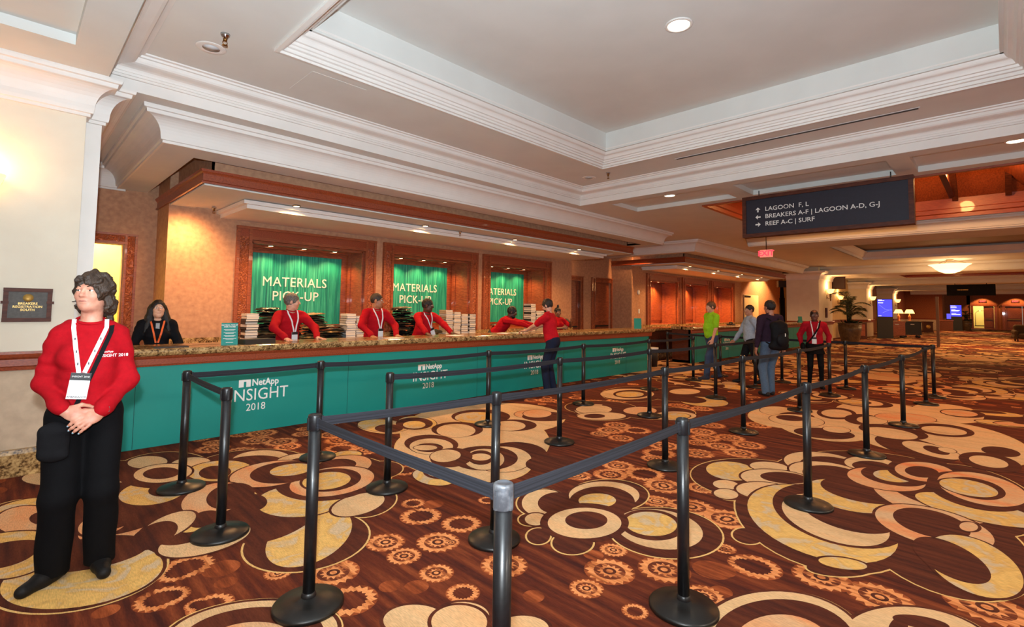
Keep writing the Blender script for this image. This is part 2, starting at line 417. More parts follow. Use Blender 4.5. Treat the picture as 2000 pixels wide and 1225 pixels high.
POS3 = ['left', 'middle', 'right']
for bi, ox in enumerate((0, 14)):
    for k in range(3):
        c = ox+4.11+k*2.885
        bay_window(wn, c, bi == 0, ox)
        if bi == 0:
            for q, dx in enumerate((-0.62, 0.02, 0.66)):
                downlight((c+dx, 9.92, 2.698), 0.048, 'small brass downlight, %s of three in the top of the %s banner window' % (POS3[q], ['first', 'second', 'third'][k]), 'downlights in the banner windows', 50, 125)
        else:
            for q, dx in enumerate((-0.35, 0.25)):
                downlight((c+dx, 9.85, 2.698), 0.05, 'small glowing downlight, %s of two, %s window of the far desk' % (['left', 'right'][q], ['first', 'second', 'third'][k]), 'downlights in the far desk windows', 170, 125)
        wn += 1

# ------------------------------------------------------------------ crown profiles
def crown(zb, zt, out, steps=True):
    p = [(0, zb), (0.025, zb), (0.025, zb+0.03), (0.045, zb+0.035), (0.05, zb+0.07)]
    h = zt-0.09-(zb+0.07); w = out-0.04-0.05
    for i in range(1, 9):
        t = PI/2*i/8; p.append((0.05+w*(1-math.cos(t)), zb+0.07+h*math.sin(t)))
    p += [(out-0.035, zt-0.085), (out-0.03, zt-0.05), (out-0.005, zt-0.045), (out, zt-0.02), (out, zt)]
    return p
m = MB(); m.sweep([(-4, YW), (0.47, YW), (0.47, Y2), (0.61, Y2), (0.61, YD), (1.3, YD)], crown(3.42, ZB, 0.24), side=-1)
struct(m.build('trim_2', M['moulding']), 'white crown moulding wrapping the pilaster')

def soffit(ox, n):
    m = MB(); m.mi = 0
    x0, x1, y0 = ox+1.21, ox+13.1, 6.93
    ytop = YD
    hole = (ox+1.6, ox+12.75, 7.36, 10.5)
    m.grid_plane([x0, x1], [y0, ytop], [hole], ZS, ZS+0.05)
    m.box(x0+0.001, x1-0.001, y0, y0+0.049, ZS+0.051, ZB+0.02); m.box(x0, x0+0.048, y0+0.001, ytop, ZS+0.052, ZB+0.021); m.box(x1-0.048, x1, y0+0.001, ytop, ZS+0.052, ZB+0.021)
    m.mi = 1   # wallpaper upstand over the canopy
    m.box(ox+1.6, ox+12.75, 7.34, 7.36, ZS+0.001, ZB+0.2); m.box(ox+1.58, ox+1.6, 7.34, ytop, ZS+0.001, ZB+0.2); m.box(ox+12.75, ox+12.77, 7.34, ytop, ZS+0.001, ZB+0.2)
    o = struct(m.build('ceiling_soffit_%d' % n, [M['plaster'], M['wallpaper']]))
    m = MB(); m.sweep([(x0, ytop+0.06), (x0, y0), (x1, y0), (x1, ytop+0.06)], crown(ZS-0.005, ZB, 0.25), side=-1)
    struct(m.build('trim_%d' % (2+n), M['moulding']), 'deep white cove moulding round the soffit over the desk')
    # canopy
    m = MB(); cx0, cx1, cy0 = ox+1.72, ox+12.5, 7.46
    m.mi = 0
    prof = [(0, 3.175), (0.03, 3.175), (0.03, 3.20), (0.012, 3.215), (0.012, 3.30), (0.02, 3.315), (0.035, 3.33), (0.045, 3.36), (0, 3.36)]
    m.sweep([(cx0+0.04, YD), (cx0+0.04, cy0+0.04), (cx1-0.04, cy0+0.04), (cx1-0.04, YD)], prof, side=-1)
    m.box(cx0+0.04, cx1-0.04, cy0+0.04, cy0+0.09, 3.18, 3.36); m.box(cx0+0.04, cx0+0.09, cy0+0.04, YD, 3.18, 3.36); m.box(cx1-0.09, cx1-0.04, cy0+0.04, YD, 3.18, 3.36)
    m.mi = 1
    m.box(cx0+0.09, cx1-0.09, cy0+0.09, YM if False else YD, 3.17, 3.20)
    m.box(cx0+0.09, cx1-0.09, cy0+0.09, cy0+0.13, 3.16, 3.20)
    m.grid_plane([cx0+0.05, cx1-0.05], [cy0+0.05, YD], [(cx0+0.4, cx1-0.4, cy0+0.4, YD+1)], 3.155, 3.175)
    m.mi = 2
    m.box(cx0+0.15, cx1-0.15, cy0+0.12, cy0+0.15, 3.36, ZB+0.2); m.box(cx0+0.15, cx0+0.18, cy0+0.12, YD, 3.36, ZB+0.2); m.box(cx1-0.18, cx1-0.15, cy0+0.12, YD, 3.36, ZB+0.2)
    struct(m.build('ceiling_canopy_%d' % n, [M['wood_h'], M['plaster'], M['wallpaper']]), 'red wood edged canopy over the desk')
    m = MB(); m.box(ox+2.5, ox+12.0, 8.15, YM+0.01, 3.04, 3.16); m.box(ox+2.44, ox+12.06, 8.09, YM+0.01, 3.10, 3.155)
    struct(m.build('ceiling_drop_%d' % n, M['moulding']), 'white drop box against the window wall')
    for i, dx in enumerate((3.17, 5.66, 8.16, 10.6)):
        downlight((ox+dx, 7.97, 3.154), 0.05, 'small round downlight under the %s desk canopy, number %s from the left' % (['near', 'far'][n-1], ['one', 'two', 'three', 'four'][i]), 'canopy downlights', 190, 155)
soffit(0, 1); soffit(14, 2)
for x in (1.75, 12.9, 15.3):
    light('SPOT', (x+0.2, 9.0, 3.05 if x < 2 else 3.7), 170 if x < 2 else 1200, WARM, 0.15, aim=(x+0.2, 10.3, 0.6), spot=math.radians(125), blend=1.0)

# ------------------------------------------------------------------ ceiling: soffit plane with its openings
T1 = (0.60, 8.59, -1.64, 6.44); PIT = (10.25, 14.95, -0.45, 4.41)
cof = [(8.90, 9.95, 3.66, 5.85), (8.90, 9.92, 1.16, 3.34), (8.90, 9.95, -1.4, 0.89)]
cofl = (-3.0, 0.31, 2.2, 5.65)
T2 = (18.6, 25.2, -2.0, 4.15); PIT2 = (31.6, 38.6, -2.0, 4.2); T3 = (42.8, 49.8, -2.0, 4.2)
m = MB(); m.mi = 0
allh = [T1, PIT]+cof+[cofl, T2, PIT2, T3]
m.grid_plane([-4, 0.55, 75], [-8, 10.5], allh, ZB, ZB+0.09)
for h in cof+[cofl]: m.box(h[0]-0.01, h[1]+0.01, h[2]-0.01, h[3]+0.01, ZB+0.09, ZB+0.12)
def shaft(h, z0, z1, t=0.03):
    m.box(h[0]-t, h[0], h[2]-t, h[3]+t, z0, z1); m.box(h[1], h[1]+t, h[2]-t, h[3]+t, z0, z1)
    m.box(h[0]-t, h[1]+t, h[2]-t, h[2], z0, z1); m.box(h[0]-t, h[1]+t, h[3], h[3]+t, z0, z1)
shaft(T1, ZB+0.05, ZR+0.02)
L1 = (1.82, 7.40, -0.25, 5.05)          # inner tray lip
I1 = (2.02, 7.20, -0.05, 4.85)
m.grid_plane([T1[0], T1[1]], [T1[2], T1[3]], [L1], ZR, ZR+0.04)
shaft((I1[0], I1[1], I1[2], I1[3]), ZR+0.2, ZT+0.02)
m.box(I1[0]-0.02, I1[1]+0.02, I1[2]-0.02, I1[3]+0.02, ZT, ZT+0.04)
shaft(T2, ZB, ZR+0.1); 
shaft(T3, ZB, ZR+0.1)
m.mi = 1
m.box(T2[0], T2[1], T2[2], T2[3], ZR+0.05, ZR+0.1); m.box(T3[0], T3[1], T3[2], T3[3], ZR+0.05, ZR+0.1)
struct(m.build('ceiling', [M['plaster'], mat('grey_tray', rgb(150, 140, 132), 0.8)]))
def ring(h, prof, name, side, label):
    q = MB(); q.sweep([(h[0], h[2]), (h[1], h[2]), (h[1], h[3]), (h[0], h[3])], prof, side=side, closed=True)
    return struct(q.build(name, M['moulding']), label)
cyma = [(0, ZB-0.004), (0, ZB+0.115), (0.03, ZB+0.115), (0.03, ZB+0.14), (0.045, ZB+0.14), (0.05, ZB+0.165), (0.06, ZB+0.165)]
for i in range(1, 9):
    t = i/8; cyma.append((0.06+0.15*(t+0.16*math.sin(2*PI*t)*-1), ZB+0.165+0.11*(t+0.12*math.sin(2*PI*t))))
cyma += [(0.215, ZB+0.285), (0.235, ZB+0.29), (0.24, ZB+0.31), (0.27, ZB+0.315), (0.275, ZR+0.01)]
ring(T1, cyma, 'trim_5', 1, 'white cornice of the outer ceiling tray')
lipp = [(-0.07, ZR+0.01), (-0.07, ZR-0.025), (-0.03, ZR-0.03), (-0.03, ZR-0.005), (0.0, ZR-0.005), (0.0, ZR+0.03), (0.03, ZR+0.035), (0.03, ZR+0.06), (0.05, ZR+0.065), (0.06, ZR+0.09), (0.08, ZR+0.095)]
for i in range(1, 9):
    t = i/8; lipp.append((0.08+0.09*t, ZR+0.095+0.11*(t+0.13*math.sin(2*PI*t))))
lipp += [(0.18, ZR+0.21), (0.19, ZR+0.225), (0.2, ZR+0.23), (0.2, ZR+0.25)]
ring(L1, lipp, 'trim_6', 1, 'white cornice of the inner ceiling tray')
cf = [(0, ZB+0.09), (0.005, ZB+0.02), (-0.0, ZB-0.003)]
# wooden roof monitor
def monitor(h, n, big=True):
    q = MB(); x0, x1, y0, y1 = h; xc, yc = (x0+x1)/2, (y0+y1)/2
    prof = [(-0.06, ZB-0.001), (-0.06, ZB-0.03), (0.02, ZB-0.03), (0.02, ZB+0.05), (0.05, ZB+0.07), (0.05, ZB+0.16), (0.02, ZB+0.18), (0.02, ZB+0.42)]
    q.mi = 0; q.sweep([(x0, y0), (x1, y0), (x1, y1), (x0, y1)], prof, side=1, closed=True)
    zt = ZB+0.42; zp = zt+1.5
    q.mi = 1
    a = [(x0-0.1, y0-0.1, zt-0.1), (x1+0.1, y0-0.1, zt-0.1), (x1+0.1, y1+0.1, zt-0.1), (x0-0.1, y1+0.1, zt-0.1)]
    r = [(xc, y0+1.6, zp), (xc, y1-1.6, zp)]
    q.add(a+r, [(0, 1, 4), (1, 2, 5, 4), (2, 3, 5), (3, 0, 4, 5)])
    o = struct(q.build('ceiling_monitor_%d' % n, [M['wood_h'], mat('roof_boards_%d' % n, rgb(150, 74, 36), 0.5, col2=rgb(120, 54, 26), scale=3, stretch=(1, 14, 14))]), 'red wood roof monitor with rafters')
    if big:
        k = 0
        for yy in np.arange(y0+0.3, y1, 0.85):
            for (xa, s) in ((x0+0.04, 1), (x1-0.04, -1)):
                t_ = min(1, (min(yy-y0, y1-yy)+0.1)/1.7)
                w = MB(); p0 = Vector((xa, yy, zt-0.02)); p1 = Vector((xa+(xc-xa)*t_, yy, zt-0.02+1.4*t_))
                d = (p1-p0).normalized(); w.obox((p0+p1)/2, d, Vector((0, 1, 0)), d.cross(Vector((0, 1, 0))), (p1-p0).length/2, 0.05, 0.09)
                w.build('rafter', M['wood_dark'], o)
        for yy in (y0+1.2, y1-1.2):
            w = MB(); w.box(x0, x1, yy-0.05, yy+0.05, zt-0.02, zt+0.12); w.build('tie_beam', M['wood_dark'], o)
    return o
monitor(PIT, 1); monitor(PIT2, 2, False)
m = MB(); m.grid_plane([2.22, 2.86], [5.29, 5.92], [], ZR-0.003, ZR+0.01); struct(m.build('trim_42', M['plaster']), 'flush access hatch in the ceiling')
light('POINT', (12.6, 2.6, 4.35), 200, (1.0, 0.45, 0.14), 0.15)
light('POINT', (12.6, 0.6, 4.35), 130, (1.0, 0.45, 0.14), 0.15)
light('POINT', (35, 2, 4.3), 60, (1.0, 0.45, 0.14), 0.3)

# ------------------------------------------------------------------ cross beams and far columns
def beam(x0, x1, z, n, y1=6.45, y0=-8):
    q = MB(); q.mi = 0
    q.box(x0+0.24, x1-0.24, y0, y1, z, ZB+0.02)
    pr_ = crown(z, ZB, 0.24)
    q.sweep([(x0+0.24, y0), (x0+0.24, y1)], pr_, side=1); q.sweep([(x1-0.24, y0), (x1-0.24, y1)], pr_, side=-1)
    q.sweep([(x0+0.24, y0), (x0+0.24, y1)], [(0, z-0.0), (-0.03, z-0.03), (-0.14, z-0.03), (-0.16, z-0.0)], side=1)
    return struct(q.build('ceiling_beam_%d' % n, M['plaster']))
beam(15.15, 17.3, 3.52, 1, y1=5.35)
beam(28.3, 30.9, 3.45, 2); beam(39.8, 42.2, 3.45, 3); beam(50.8, 53.2, 3.45, 4); beam(62, 64, 3.45, 5)
for (T, nn) in ((T2, 8), (T3, 9)):
    ring(T, [(0, ZB-0.003), (0, ZB+0.1), (0.05, ZB+0.12), (0.15, ZB+0.25), (0.2, ZB+0.3)], 'trim_%d' % nn, 1, 'cornice of a farther ceiling tray')

def column(x0, x1, y1, n, wood=True):
    q = MB(); q.mi = 0; q.box(x0, x1, YW, y1, 1.05, ZB)
    q.mi = 1; q.box(x0, x1, YW, y1, 0, 1.06)
    o = struct(q.build('wall_column_%d' % n, [M['cream_wall'], M['dado']]))
    q = MB(); q.sweep([(x0, y1), (x0, YW), (x1, YW), (x1, y1)], crown(3.18, 3.6, 0.36), side=-1)
    struct(q.build('trim_%d' % (10+n), M['moulding']), 'white capital of a far pilaster')
    q = MB(); q.sweep([(x0, y1), (x0, YW), (x1, YW), (x1, y1)], RAIL, side=-1)
    struct(q.build('trim_%d' % (20+n), M['wood_h']), 'wooden rail round a far pilaster')
    return o
column(28.05, 30.7, 7.9, 1); column(40.0, 42.2, 7.5, 2); column(51.0, 53.4, 7.5, 3)
m = MB(); m.mi = 0; m.box(36, 45, 10.35, 10.5, 0, ZB); m.mi = 0; m.box(30.7, 40, 7.45, 7.6, 0, ZB)
struct(m.build('wall_alcove', mat('yellow_lit_wall', rgb(232, 206, 150), 0.8, col2=rgb(226, 200, 142), scale=3)))
m = MB(); m.sweep([(30.7, 7.45), (40, 7.45)], RAIL, side=-1); struct(m.build('trim_30', M['wood_h']), 'wooden rail in the alcove')
m = MB(); m.mi = 0; m.box(42.2, 51, 7.5, 7.7, 0, ZB)
struct(m.build('wall_wood_alcove', M['wood']))
m = MB(); m.mi = 0; m.box(53.4, 63.5, 7.0, 7.2, 1.0, ZB); m.mi = 1; m.box(53.4, 63.5, 6.95, 7.2, 0, 1.02)
m.mi = 0; m.box(63.5, 66, 4.2, 7.2, 1.0, ZB); m.mi = 1; m.box(63.45, 66, 4.15, 7.2, 0, 1.02)
struct(m.build('wall_rust', [M['rust_wall'], M['dado']]))
m = MB(); m.sweep([(53.4, 7.0), (63.5, 7.0), (63.5, 4.2), (66, 4.2)], [(o_, z_) for o_, z_ in RAIL], side=-1); struct(m.build('trim_31', M['wood_h']), 'wooden rail on the rust wall')
# end wall with double doors
XE = 75
m = MB(); m.mi = 0
m.box(XE, XE+0.2, -14, 2.9, 2.62, 6); m.box(XE, XE+0.2, 2.62, 9, 0, 6)
struct(m.build('wall_end', M['rust_wall']))
def far_doors(n, ys, openleaf=None):
    q = MB(); y0, y1 = min(ys), max(ys)
    q.box(XE-0.12, XE+0.1, y0-0.22, y0, 0, 2.6); q.box(XE-0.12, XE+0.1, y1, y1+0.22, 0, 2.6); q.box(XE-0.15, XE+0.1, y0-0.25, y1+0.25, 2.48, 2.66)
    o = struct(q.build('door_%d' % n, M['wood']), 'red wood double door at the end of the hall')
    for i in range(len(ys)-1):
        a, b = ys[i], ys[i+1]
        if openleaf == i: continue
        l = MB(); l.box(XE, XE+0.08, min(a, b)+0.02, max(a, b)-0.02, 0, 2.48)
        l.box(XE-0.02, XE, min(a, b)+0.15, max(a, b)-0.15, 0.2, 0.95); l.box(XE-0.02, XE, min(a, b)+0.15, max(a, b)-0.15, 1.2, 2.3)
        l.build('door_leaf', M['wood'], o)
        l = MB(); l.box(XE-0.08, XE-0.03, min(a, b)+0.15, max(a, b)-0.15, 1.05, 1.13); l.build('push_bar', M['brass'], o)
    return o
far_doors(5, [2.38, 1.57, 0.72], 0); far_doors(6, [-0.12, -1.4, -2.6]); far_doors(7, [-3.6, -5.0, -6.4])
m = MB(); m.box(XE, XE+0.2, 0.1, 0.5, 0, 2.62); struct(m.build('wall_end_pier', M['rust_wall']))
m = MB(); m.box(XE+4, XE+4.2, -1, 5, 0, 4); m.box(XE+0.2, XE+4.2, 3.2, 3.4, 0, 4); m.box(XE+.2, XE+4.2, -0.2, 0, 0, 4)
struct(m.build('wall_service_corridor', mat('pale_yellow_paint', rgb(236, 220, 150), 0.8)))
light('POINT', (XE+2.2, 1.6, 3.2), 260, (1.0, 0.85, 0.5), 0.3)
for yy in (1.6, -0.95, -5.0):
    light('SPOT', (XE-0.9, yy, 3.6), 220, WARM, 0.1, aim=(XE+0.2, yy, 1.0), spot=math.radians(95), blend=0.2)
# ------------------------------------------------------------------ reception desks
def logo(parent, x, y, s=1.0):
    """white company mark, name and year on the desk front"""
    nrm = (1, 0, 0); z = 0.605
    q = MB(); a = x-0.225
    q.box(a, a+0.055, y-0.004, y, z-0.045, z+0.045); q.box(a+0.055, a+0.135, y-0.004, y, z+0.02, z+0.045)
    q.box(a+0.085, a+0.135, y-0.004, y, z-0.045, z+0.02)
    q.build('emblem', M['white_print'], parent)
    text_obj('lettering', 'NetApp', 0.115, M['white_print'], (x+0.085, y-0.003, z), nrm, (0, 0, 1), parent, bold=0.0028, sx=0.86)
    text_obj('lettering', 'INSIGHT', 0.205, M['white_print'], (x+0.02, y-0.003, 0.455), nrm, (0, 0, 1), parent, sx=0.88, space=1.02)
    text_obj('lettering', '2018', 0.125, M['white_print'], (x-0.02, y-0.003, 0.305), nrm, (0, 0, 1), parent, sx=0.92)
YC = 6.68
def desk(x0, x1, logos, label, lab2, n):
    t = thing('reception_desk', label, 'desk', (x0, YC, 0))
    def P(q, name, mt): 
        o = q.build(name, mt); o.parent = t; o.matrix_parent_inverse = Matrix.Translation((-x0, -YC, 0)); return o
    q = MB(); q.box(x0+0.02, x1-0.05, YC+0.01, YC+0.08, 0, 1.0); q.box(x0+0.02, x0+0.06, YC, YC+0.6, 0, 1.0); q.box(x1-0.12, x1-0.05, YC, YC+0.6, 0, 1.0); q.box(x0+0.02, x1-0.05, YC+0.05, YC+0.6, 0.0, 0.08)
    P(q, 'cabinet_body', M['wood_dark'])
    q = MB(); q.box(x0, x1-0.08, YC, YC+0.012, 0.005, 0.885)
    pn = P(q, 'graphic_panel', M['teal'])
    for s in (x0+0.4, x0+2.85, x0+5.3, x0+7.75, x0+10.2):
        q = MB(); q.box(s, s+0.004, YC-0.0015, YC+0.002, 0.01, 0.88); q.build('panel_seam', M['seam'], pn)
    for L in logos: logo(pn, L, YC)
    prof = [(0, 0.885), (0.02, 0.885), (0.025, 0.9), (0.03, 0.905), (0.03, 0.965), (0.045, 0.985), (0.05, 1.0), (0, 1.0)]
    q = MB(); q.sweep([(x0, YC), (x1-0.05, YC), (x1-0.05, YC+0.6)], prof, side=-1); P(q, 'wood_fascia', M['wood_h'])
    q = MB(); 
    pr2 = [(-0.3, 1.0), (0.07, 1.0), (0.085, 1.008), (0.095, 1.025), (0.10, 1.042), (0.095, 1.06), (0.085, 1.073), (0.07, 1.08), (-0.3, 1.08)]
    q.sweep([(x0, YC), (x1-0.05, YC), (x1-0.05, YC+0.62)], pr2, side=-1)
    q.box(x0, x1-0.30, YC+0.25, YC+0.62, 1.0, 1.08)
    g = q.build('granite_countertop', M['granite']); tag(g, lab2, 'countertop')
    return t
desk(0.62, 12.05, [2.27, 4.89, 7.46, 10.45], 'long teal fronted reception desk with four white printed logos beside the left wall', 'long speckled granite countertop on the near teal desk', 1)
desk(14.4, 28.04, [17.15, 19.9, 22.7], 'farther teal fronted desk behind the walking men', 'granite countertop on the farther teal desk', 2)
# low wooden partition between the two desks
t = thing('half_wall_cabinet', 'low red wood cabinet with granite plinth between the two teal desks', 'cabinet', (14.5, 7.9, 0))
def PP(q, name, mt, t): o = q.build(name, mt); o.parent = t; o.matrix_parent_inverse = Matrix.Translation(-t.location); return o
q = MB(); q.box(12.2, 17, 7.9, 8.3, 0.2, 0.93)
for x in (12.4, 13.6, 14.8, 16.0): q.box(x, x+1.0, 7.88, 7.9, 0.3, 0.8)
PP(q, 'cabinet_body', M['wood_dark'], t)
q = MB(); q.box(12.15, 17.05, 7.85, 8.3, 0, 0.2); PP(q, 'granite_plinth', M['granite'], t)
q = MB(); q.box(12.12, 17.05, 7.8, 8.35, 0.93, 1.0); PP(q, 'worktop', M['granite'], t)
# back work counters under the windows
for n, (x0, x1, lab) in enumerate(((1.78, 12.2, 'granite back counter under the three banner windows'), (15.8, 26.2, 'granite back counter under the windows of the far desk'))):
    t = thing('back_counter', lab, 'counter', (x0, 9.2, 0))
    q = MB(); q.box(x0, x1, 8.98, 9.42, 0, 0.88); PP(q, 'cabinet_body', M['wood_dark'], t)
    q = MB(); q.box(x0, x1, 8.9, 9.42, 0.88, 0.92); q.box(x0, x1, 9.4, 9.42, 0.92, 1.02); PP(q, 'granite_top', M['granite'], t)

# ------------------------------------------------------------------ belt stanchions
ROWS = {
 'A': [(1.2, 1.21), (2.605, 1.256), (4.69, 1.185), (6.80, 1.13), (8.95, 1.05), (11.35, 1.01)],
 'B': [(1.195, 2.65), (2.415, 2.518), (4.757, 2.482), (6.84, 2.464), (9.0, 2.37), (11.08, 2.397)],
 'C': [(1.11, 3.87), (2.40, 3.856), (4.665, 3.781), (6.806, 3.80), (9.1, 3.756), (11.02, 3.722)],
 'D': [(1.13, 5.04), (2.345, 5.104), (4.64, 5.0), (6.80, 5.01), (9.045, 5.056), (11.01, 5.05)],
 'E': [(12.4, 0.98), (12.33, 2.374), (12.3, 3.583), (12.22, 4.925), (12.51, 6.45)],
}
LBL = {
 'A': ['closest to the camera at bottom centre, with scuffed silver head', 'standing in the foreground right of the scuffed silver headed one', 'third in the front row from the scuffed post', 'fourth in the front row, on open carpet to the right', 'fifth in the front row, far right', 'sixth in the front row, at its far right corner'],
 'B': ['tall at the bottom left of centre with two belts clipped on it', 'right behind the scuffed foreground post', 'left of the second foreground post, in the second row', 'in the second row, between the foreground posts and the backpacker', 'in the second row, right beside the backpacker', 'in the second row, right of the distant woman in red'],
 'C': ['left of the first desk logo, with an empty belt clip', 'in front of the second desk logo', 'in front of the man in the red polo', 'with bent foot, at the right end of the near desk', 'in front of the man in green', 'in front of the man in the pale blue shirt'],
 'D': ['leftmost, nearest to the woman in the red sweatshirt', 'standing close to the desk between the first two logos', 'close to the desk, right of the second logo', 'close to the desk, left of the fourth logo', 'at the right end of the near desk, behind the bent one', 'left of the green shirt man by the gap of the desks'],
 'E': ['at the far right end of the queue', 'behind the right of the distant woman in red', 'behind the backpacker in the end row', 'behind the feet of the green shirt man', 'in the gap between the two desks'],
}
LINKS = [('A0', 'A1'), ('A1', 'A2'), ('A2', 'A3'), ('A3', 'A4'), ('A4', 'A5'), ('A5', 'E0'), ('B0', 'A0'),
         ('B0', 'B1'), ('B1', 'B2'), ('B2', 'B3'), ('B3', 'B4'), ('B4', 'B5'), ('C1', 'C2'), ('C2', 'C3'), ('C3', 'C4'), ('C4', 'C5'),
         ('D0', 'C0'), ('D0', 'D1'), ('D1', 'D2'), ('D2', 'D3'), ('D3', 'D4'), ('D4', 'D5'), ('E1', 'E0'), ('E2', 'E1'), ('E3', 'E2'), ('E4', 'E3')]
def node(k): return ROWS[k[0]][int(k[1])]
def stanchion(loc, label, proto=None, scuffed=False):
    if proto is not None:
        o = dup(proto, label, (loc[0], loc[1], 0), 0); 
        for c in [c for c in o.children if c.name.startswith('belt') and not c.name.startswith('belt_')]: bpy.data.objects.remove(c)
        return o
    t = thing('belt_stanchion', label, 'stanchion', (loc[0], loc[1], 0), 0, 'black queue stanchions')
    q = MB(); q.lathe([(0.172, 0.0), (0.178, 0.004), (0.178, 0.018), (0.170, 0.026), (0.09, 0.042), (0.045, 0.05), (0.038, 0.055)], n=40); q.build('base', M['base_black'], t)
    q = MB(); q.lathe([(0.031, 0.05), (0.031, 0.93)], n=24); q.build('post', M['black_metal'], t)
    q = MB(); q.lathe([(0.038, 0.045), (0.038, 0.06), (0.034, 0.075), (0.031, 0.078)], n=24); q.build('collar', M['black_metal'], t)
    q = MB(); q.lathe([(0.0335, 0.915), (0.035, 0.918), (0.035, 0.99), (0.033, 0.996), (0.026, 1.0), (0.024, 0.996)], n=24); q.build('belt_head', M['scuff'] if scuffed else M['black_metal'], t)
    q = MB()
    for k in range(4):
        a = k*PI/2+PI/4*0; ax = Vector((math.cos(a), math.sin(a), 0)); ay = Vector((-math.sin(a), math.cos(a), 0))
        q.obox((ax.x*0.036, ax.y*0.036, 0.95), ax, ay, Vector((0, 0, 1)), 0.004, 0.006, 0.032)
    q.build('belt_clip', M['scuff'] if scuffed else M['black_plastic'], t)
    return t
def belt(a, b, parent):
    ax, ay = node(a); bx, by = node(b); d = Vector((bx-ax, by-ay, 0)); L = d.length; d.normalize()
    n = Vector((-d.y, d.x, 0)); q = MB(); N = 14; vs = []; fs = []
    sag = 0.004*L*L
    for i in range(N+1):
        s = 0.036+(L-0.072)*i/N; u = i/N; z = 0.957-sag*4*u*(1-u)
        for (o_, h_) in ((-0.0015, -0.0245), (0.0015, -0.0245), (0.0015, 0.0245), (-0.0015, 0.0245)):
            vs.append(d*s+n*o_+Vector((0, 0, z+h_)))
    for i in range(N):
        for k in range(4):
            l = (k+1) % 4; fs.append((i*4+k, i*4+l, (i+1)*4+l, (i+1)*4+k))
    fs += [(0, 1, 2, 3), (N*4+3, N*4+2, N*4+1, N*4)]
    q.add(vs, fs); q.obox(d*(L-0.045)+Vector((0, 0, 0.957)), d, n, Vector((0, 0, 1)), 0.012, 0.006, 0.027)
    q.obox(d*0.04+Vector((0, 0, 0.957)), d, n, Vector((0, 0, 1)), 0.006, 0.008, 0.028)
    return q.build('belt', M['belt'], parent)
ST = {}
def stlabel(r, i): return 'black queue post '+LBL[r][i]
p0 = stanchion(ROWS['B'][1], stlabel('B', 1)); ST['B1'] = p0
ST['A0'] = stanchion(ROWS['A'][0], stlabel('A', 0), scuffed=True)
for r in ROWS:
    for i, p in enumerate(ROWS[r]):
        if r+str(i) in ST: continue
        ST[r+str(i)] = stanchion(p, stlabel(r, i), p0)
for a, b in LINKS: belt(a, b, ST[a])

# ------------------------------------------------------------------ plaque on the left wall
t = thing('wall_plaque', 'square dark wall plaque in a red wood frame beside the woman in red', 'plaque', (0.142, YW, 1.545))
q = MB(); y = -0.03
q.box(-0.16, 0.16, -0.022, 0, -0.15, 0.15)
for a in ((-0.165, 0.165, 0.12, 0.155), (-0.165, 0.165, -0.155, -0.12), (-0.164, -0.13, -0.119, 0.119), (0.13, 0.164, -0.119, 0.119)):
    q.box(a[0], a[1], -0.035, 0, a[2], a[3])
q.box(-0.178, -0.125, -0.04, 0, 0.01, 0.035); q.box(0.125, 0.178, -0.04, 0, 0.01, 0.035)
q.build('plaque_frame', M['wood_dark'], t)
q = MB(); q.box(-0.13, 0.13, -0.027, -0.02, -0.12, 0.12); q.build('plaque_panel', mat('slate_panel', rgb(84, 80, 76), 0.6, col2=rgb(74, 70, 66), scale=40, bump=0.1), t)
q = MB(); q.lathe([(0.0, 0.0), (0.033, 0.0), (0.036, 0.004), (0.0, 0.006)], n=28)
vs = [(x, -0.027-z, yy+0.065) for (x, yy, z) in q.v]; q.v = vs; q.build('emblem', M['gold_print'], t)
for i, s in enumerate(('BREAKERS', 'REGISTRATION', 'SOUTH')):
    text_obj('lettering', s, 0.029, M['gold_print'], (0, -0.0285, 0.012-0.029*i), (1, 0, 0), (0, 0, 1), t, bold=0.0003)

# ------------------------------------------------------------------ hanging direction sign
xs_ = 9.6
t = thing('hanging_sign', 'long navy direction sign with three lines of room names hanging from the ceiling', 'sign', (xs_, 2.2, 3.25))
y0, y1, z0, z1 = -1.285, 1.22, -0.31, 0.445
q = MB(); q.box(-0.02, 0.10, y0+0.06, y1-0.06, z0+0.06, z1-0.06); q.build('sign_panel', M['navy_sign'], t)
q = MB(); q.box(-0.045, 0.12, y0, y1, z1-0.065, z1); q.box(-0.045, 0.12, y0, y1, z0, z0+0.065)
q.box(-0.044, 0.119, y0+0.001, y0+0.065, z0+0.066, z1-0.066); q.box(-0.044, 0.119, y1-0.065, y1-0.001, z0+0.066, z1-0.066); q.build('sign_frame', M['wood_dark'], t)
for yy in (-1.0, 0.95): q = MB(); q.tube([(0.04, yy, z1), (0.04, yy, ZB-3.25)], 0.008); q.build('hanging_rod', M['black_metal'], t)
lx = -0.024
for i, s in enumerate(('LAGOON  F, L', 'BREAKERS A-F | LAGOON A-D, G-J', 'REEF A-C | SURF')):
    zz = 0.185-0.135*i
    text_obj('lettering', s, 0.108, M['white_print'], (lx, 0.83, zz), (0, -1, 0), (0, 0, 1), t, align='LEFT', sx=1.03, bold=0.0006)
    q = MB(); yc = 0.95
    def tri(pts): q.add([(lx, yc-p[0], zz+p[1]) for p in pts]+[(lx+0.006, yc-p[0], zz+p[1]) for p in pts], [tuple(range(len(pts))), tuple(range(len(pts), 2*len(pts)))[::-1]])
    A = [(0, 0.045), (0.042, 0.0), (0.024, -0.0), (0.012, 0.012), (0.012, -0.045), (-0.012, -0.045), (-0.012, 0.012), (-0.024, 0), (-0.042, 0.0)]
    if i == 1: A = [(-a[1], a[0]) for a in A]
    if i == 2: A = [(a[1], -a[0]) for a in A]
    tri(A); q.build('arrow', M['white_print'], t)

